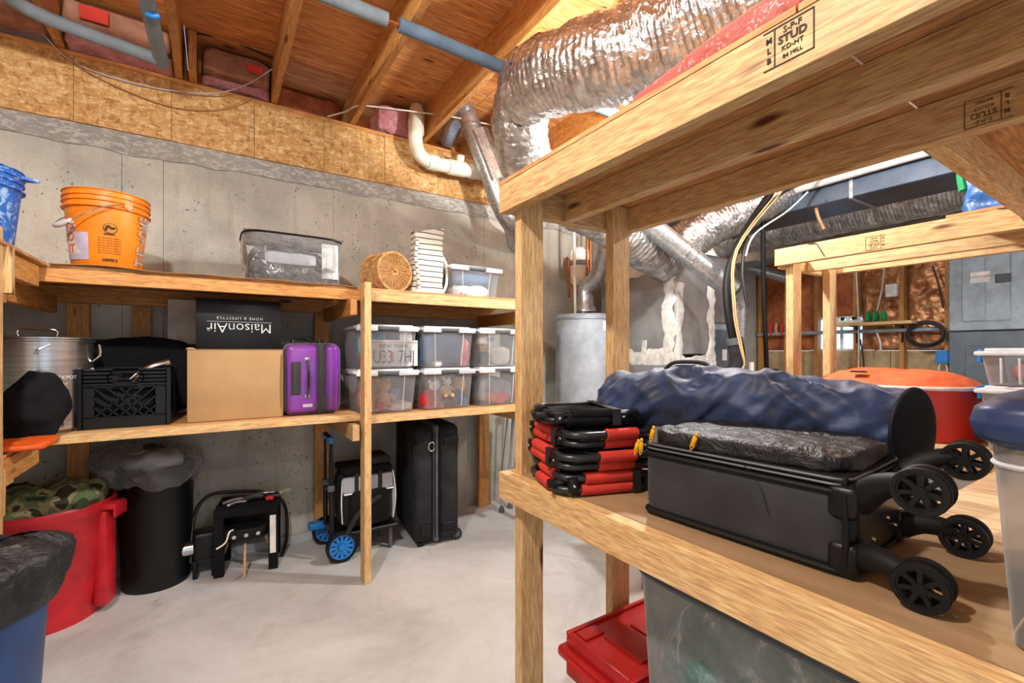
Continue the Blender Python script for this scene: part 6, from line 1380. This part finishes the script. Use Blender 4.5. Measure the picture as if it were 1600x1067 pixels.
for j, (zz, hh, lab) in enumerate(((DK, .262, 'lower clear tote with blue latches beside the red round bag'), (DK+.264, .150, 'upper shallow clear tote with white lid and blue latch by the breaker panel'))):
    x0, x1, y0, y1 = 2.60, 2.98, .14, .548
    t = thing('storage_tote', lab, 'storage tote', (2.79, .34, zz), world=True, group='clear totes with blue latches')
    bsx, bsy = .19, .204; bx2, by2 = 2.79, .344
    def wv(u, v, zz=zz, hh=hh): k = .90+.10*v; x, y = sqr(bx2, by2, (bsx-.012)*k, (bsy-.012)*k, .22, 2*PI*u); return Vector((x, y, zz+.002+(hh-.03)*v))
    mb = MB(); mb.surf(wv, 64, 5, cu=True); mb.add([wv(k/64, 0) for k in range(64)], [tuple(range(64))]); build('body', mb, 'cloudy_plastic', t, smooth=True, ang=50)
    build('lid', MB().rbox((x0, y0, zz+hh-.030), (x1, y1, zz+hh-.012), .006, 2).rbox((x0+.025, y0+.025, zz+hh-.013), (x1-.025, y1-.025, zz+hh), .006, 2), 'lid_plastic', t, smooth=True)
    build('latch', MB().rbox((x0-.012, .20, zz+hh-.060), (x0+.006, .34, zz+hh-.004), .004, 2), 'blue_bright', t, smooth=True)
    build('latch', MB().rbox((2.70, y1-.006, zz+hh-.060), (2.88, y1+.010, zz+hh-.004), .004, 2), 'blue_bright', t, smooth=True)
    for yb in (.42, .47): build('rib', MB().tube([(x0+.016, yb, zz+.01), (x0+.004, yb, zz+hh-.04)], .004, 6), 'lid_plastic', t)
lump('folded_cloth', 'pink cloth showing through the upper blue-latched tote', 'cloth', (2.79, .33, DK+.264+.055), (.13, .13, .045), 'pink_cloth', 4, .01, 71)
lump('folded_cloth', 'pale cloth inside the lower blue-latched tote', 'cloth', (2.79, .33, DK+.10), (.13, .13, .09), 'white_cloth', 4, .012, 72)
# blue tarp bag on the upper right deck
t = thing('tarp_bag', 'blue tarpaulin bag with a green edge on the upper right shelf', 'bag', (2.75, .35, TZ+.014), world=True)
def tb(u, v):
    a = 2*PI*u; s = 1-.12*v; x, y = sqr(2.74, .30, .17*s, .29*s, .4, a); k = math.sin(PI*v)**.4
    d = .025*fbm((x, y, v), 6, 7)
    return Vector((x+d, y+d+.03*v*math.sin(a), TZ+.016+.34*v-.10*v*(.5-.5*math.sin(a))))
build('bag_body', MB().surf(tb, 70, 26, cu=True, ), 'blue_tarp', t, smooth=True, ang=180)
build('bag_top', MB().surf(lambda u, v: Vector(tb(u, 1)).lerp(Vector((2.74, .30, TZ+.33)), v), 70, 6, cu=True), 'blue_tarp', t, smooth=True, ang=180)
e_ = [Vector(tb(.5-.5/3.2+.0, v))+Vector((-.006, .004, 0)) for v in (0.02, .3, .6, .9, 1)]
build('green_edge', MB().tube([Vector(tb(.31, v))+Vector((-.008, .006, 0)) for v in (.3, .5, .7, .85, 1)], .014, 6, smooth=3), 'green_plastic', t, smooth=True)
build('tan_patch', MB().surf(lambda u, v: Vector(tb(.36+.05*u, .55+.4*v))+Vector((-.004, .0, 0)), 8, 8), 'tan_cloth', t, smooth=True)
build('white_grommet', MB().lathe([(.006, -.004), (.016, -.004), (.016, .004), (.006, .004), (.006, -.004)], 14, Vector(tb(.30, 1))+Vector((-.012, .006, .012)), 'X'), 'paper_white', t, smooth=True)

# ================================================================== UNDER THE NEAR SHELF
# large clear bin
t = thing('storage_bin', 'large cloudy plastic bin with grey rim under the near shelf', 'storage tote', (1.18, .42, 0), world=True)
qx, qy, qsx, qsy, qh = 1.175, .44, .225, .43, .735
def qw(u, v):
    k = .90+.10*v; x, y = sqr(qx, qy, qsx*k, qsy*k, .2, 2*PI*u); return Vector((x, y, .003+(qh-.02)*v))
mb = MB(); mb.surf(qw, 96, 10, cu=True); mb.add([qw(k/96, 0) for k in range(96)], [tuple(range(96))]); build('body', mb, 'cloudy_plastic', t, smooth=True, ang=50)
build('rim', MB().tube([qw(k/96, 1) for k in range(96)], .012, 8, closed=True), 'grey_plastic', t, smooth=True)
cols2 = [('streaked_cloth', (1.15, .60, .54), (.205, .20, .16), 'teal-green fabric in the large cloudy bin'), ('streaked_cloth', (1.14, .74, .36), (.19, .10, .22), 'grey-white crumpled plastic at the far end of the cloudy bin'),
         ('streaked_cloth', (1.14, .45, .33), (.19, .2, .2), 'blue cloth in the middle of the large cloudy bin'), ('streaked_cloth', (1.15, .22, .48), (.20, .17, .2), 'dark green cloth at the near end of the cloudy bin'),
         ('pink_cloth', (1.10, .75, .18), (.12, .07, .12), 'mauve cloth low in the cloudy bin'), ('yellow_tag', (.99, .60, .36), (.03, .04, .04), 'small yellow item against the side of the cloudy bin')]
for k, (m, c, s_, lab) in enumerate(cols2): lump('cloth_bundle', lab, 'cloth', c, s_, m, 2.6, .03, 80+k, 6)
# red lidded tote
t = thing('storage_tote', 'low tote with embossed red lid under the near shelf', 'storage tote', (1.2, 1.0, 0), math.radians(0), world=True)
rx0, rx1, ry0, ry1, rz_ = .985, 1.62, .895, 1.215, .355
build('body', MB().rbox((rx0+.03, ry0+.03, 0), (rx1-.03, ry1-.03, rz_-.07), .02, 3, taper=.93), 'cloudy_plastic', t, smooth=True)
ld = build('lid', MB().rbox((rx0-.012, ry0-.012, rz_-.085), (rx1+.012, ry1+.012, rz_-.045), .016, 3).rbox((rx0+.01, ry0+.01, rz_-.05), (rx1-.01, ry1-.01, rz_-.006), .012, 3), 'dark_red_plastic', t, smooth=True)
def rim4(x0, y0, x1, y1, w_, z0, z1, m=None):
    g = MB()
    for a, b in (((x0, y0), (x1, y0+w_)), ((x0, y1-w_), (x1, y1)), ((x0, y0+w_), (x0+w_, y1-w_)), ((x1-w_, y0+w_), (x1, y1-w_))): g.rbox((a[0], a[1], z0), (b[0], b[1], z1), .003, 1)
    return g
build('lid_ridge', rim4(rx0+.012, ry0+.012, rx1-.012, ry1-.012, .016, rz_-.012, rz_+.004), 'dark_red_plastic', ld, smooth=True)
for k in range(4): build('lid_emboss', MB().rbox((rx0+.10+.125*k, ry0+.06, rz_-.008), (rx0+.20+.125*k, ry1-.10, rz_+.002), .005, 2), 'dark_red_plastic', ld, smooth=True)
build('lid_emboss', MB().rbox((rx0+.035, ry1-.085, rz_-.008), (rx0+.12, ry1-.035, rz_+.004), .005, 2), 'dark_red_plastic', ld, smooth=True)
build('lid_handle', MB().rbox((rx0-.03, ry0+.06, rz_-.10), (rx0-.008, ry1-.06, rz_-.05), .008, 2), 'dark_red_plastic', ld, smooth=True)

# things glimpsed between the navy bag and the furnace
q0, q1 = P(1000, 604, D=2.45), P(1235, 600, D=2.75)
t = thing('flat_board', 'pale flat board just visible above the navy bag', 'board', ((q0.x+q1.x)/2, (q0.y+q1.y)/2, 0), world=True)
d = (q1-q0); d.z = 0; L = d.length; d.normalize(); n_ = Vector((-d.y, d.x, 0))
if n_.x < 0: n_ = -n_
zt_ = P(1120, 599, D=2.6).z
g = MB(); Mx = Matrix(((d.x, n_.x, 0, q0.x), (d.y, n_.y, 0, q0.y), (0, 0, 1, 0), (0, 0, 0, 1))); g.M = Mx; g.rbox((0, 0, zt_-.03), (L, .38, zt_), .01, 2)
build('board_top', g, 'beige', t, smooth=True)
for (a, b) in ((.05, .04), (L-.08, .04), (.05, .30), (L-.08, .30)):
    g = MB(); g.M = Mx; g.rbox((a, b, 0), (a+.03, b+.03, zt_-.031), .004, 1); build('leg', g, 'grey_paint', t)
q = P(1107, 590, D=2.62)
t = thing('ornament', 'small red and white floral ornament standing on the pale board', 'ornament', (q.x, q.y, zt_), world=True)
for k, (dx, dz) in enumerate(((0, .02), (-.035, .018), (.035, .015), (.0, .055), (.02, .05), (-.02, .045))):
    p = Vector((q.x, q.y, zt_+dz))+d*dx; o_ = build('flower', soft(MB(), p, (.018, .018, .018), 2, .003, 30, k, 14, 10), 'paper_white', t, smooth=True, ang=180)
    build('red_centre', soft(MB(), p-n_*.013, (.010, .010, .010), 2, 0, 30, k, 12, 8), 'ink_red', o_, smooth=True)
lump('black_bag', 'rounded black bag top behind the navy bag by the right shelf post', 'bag', Vector((P(1205, 596, D=2.9).x, P(1205, 596, D=2.9).y, zt_+.036)), (.10, .07, .035), 'soft_black', 2.2, .01, 95)
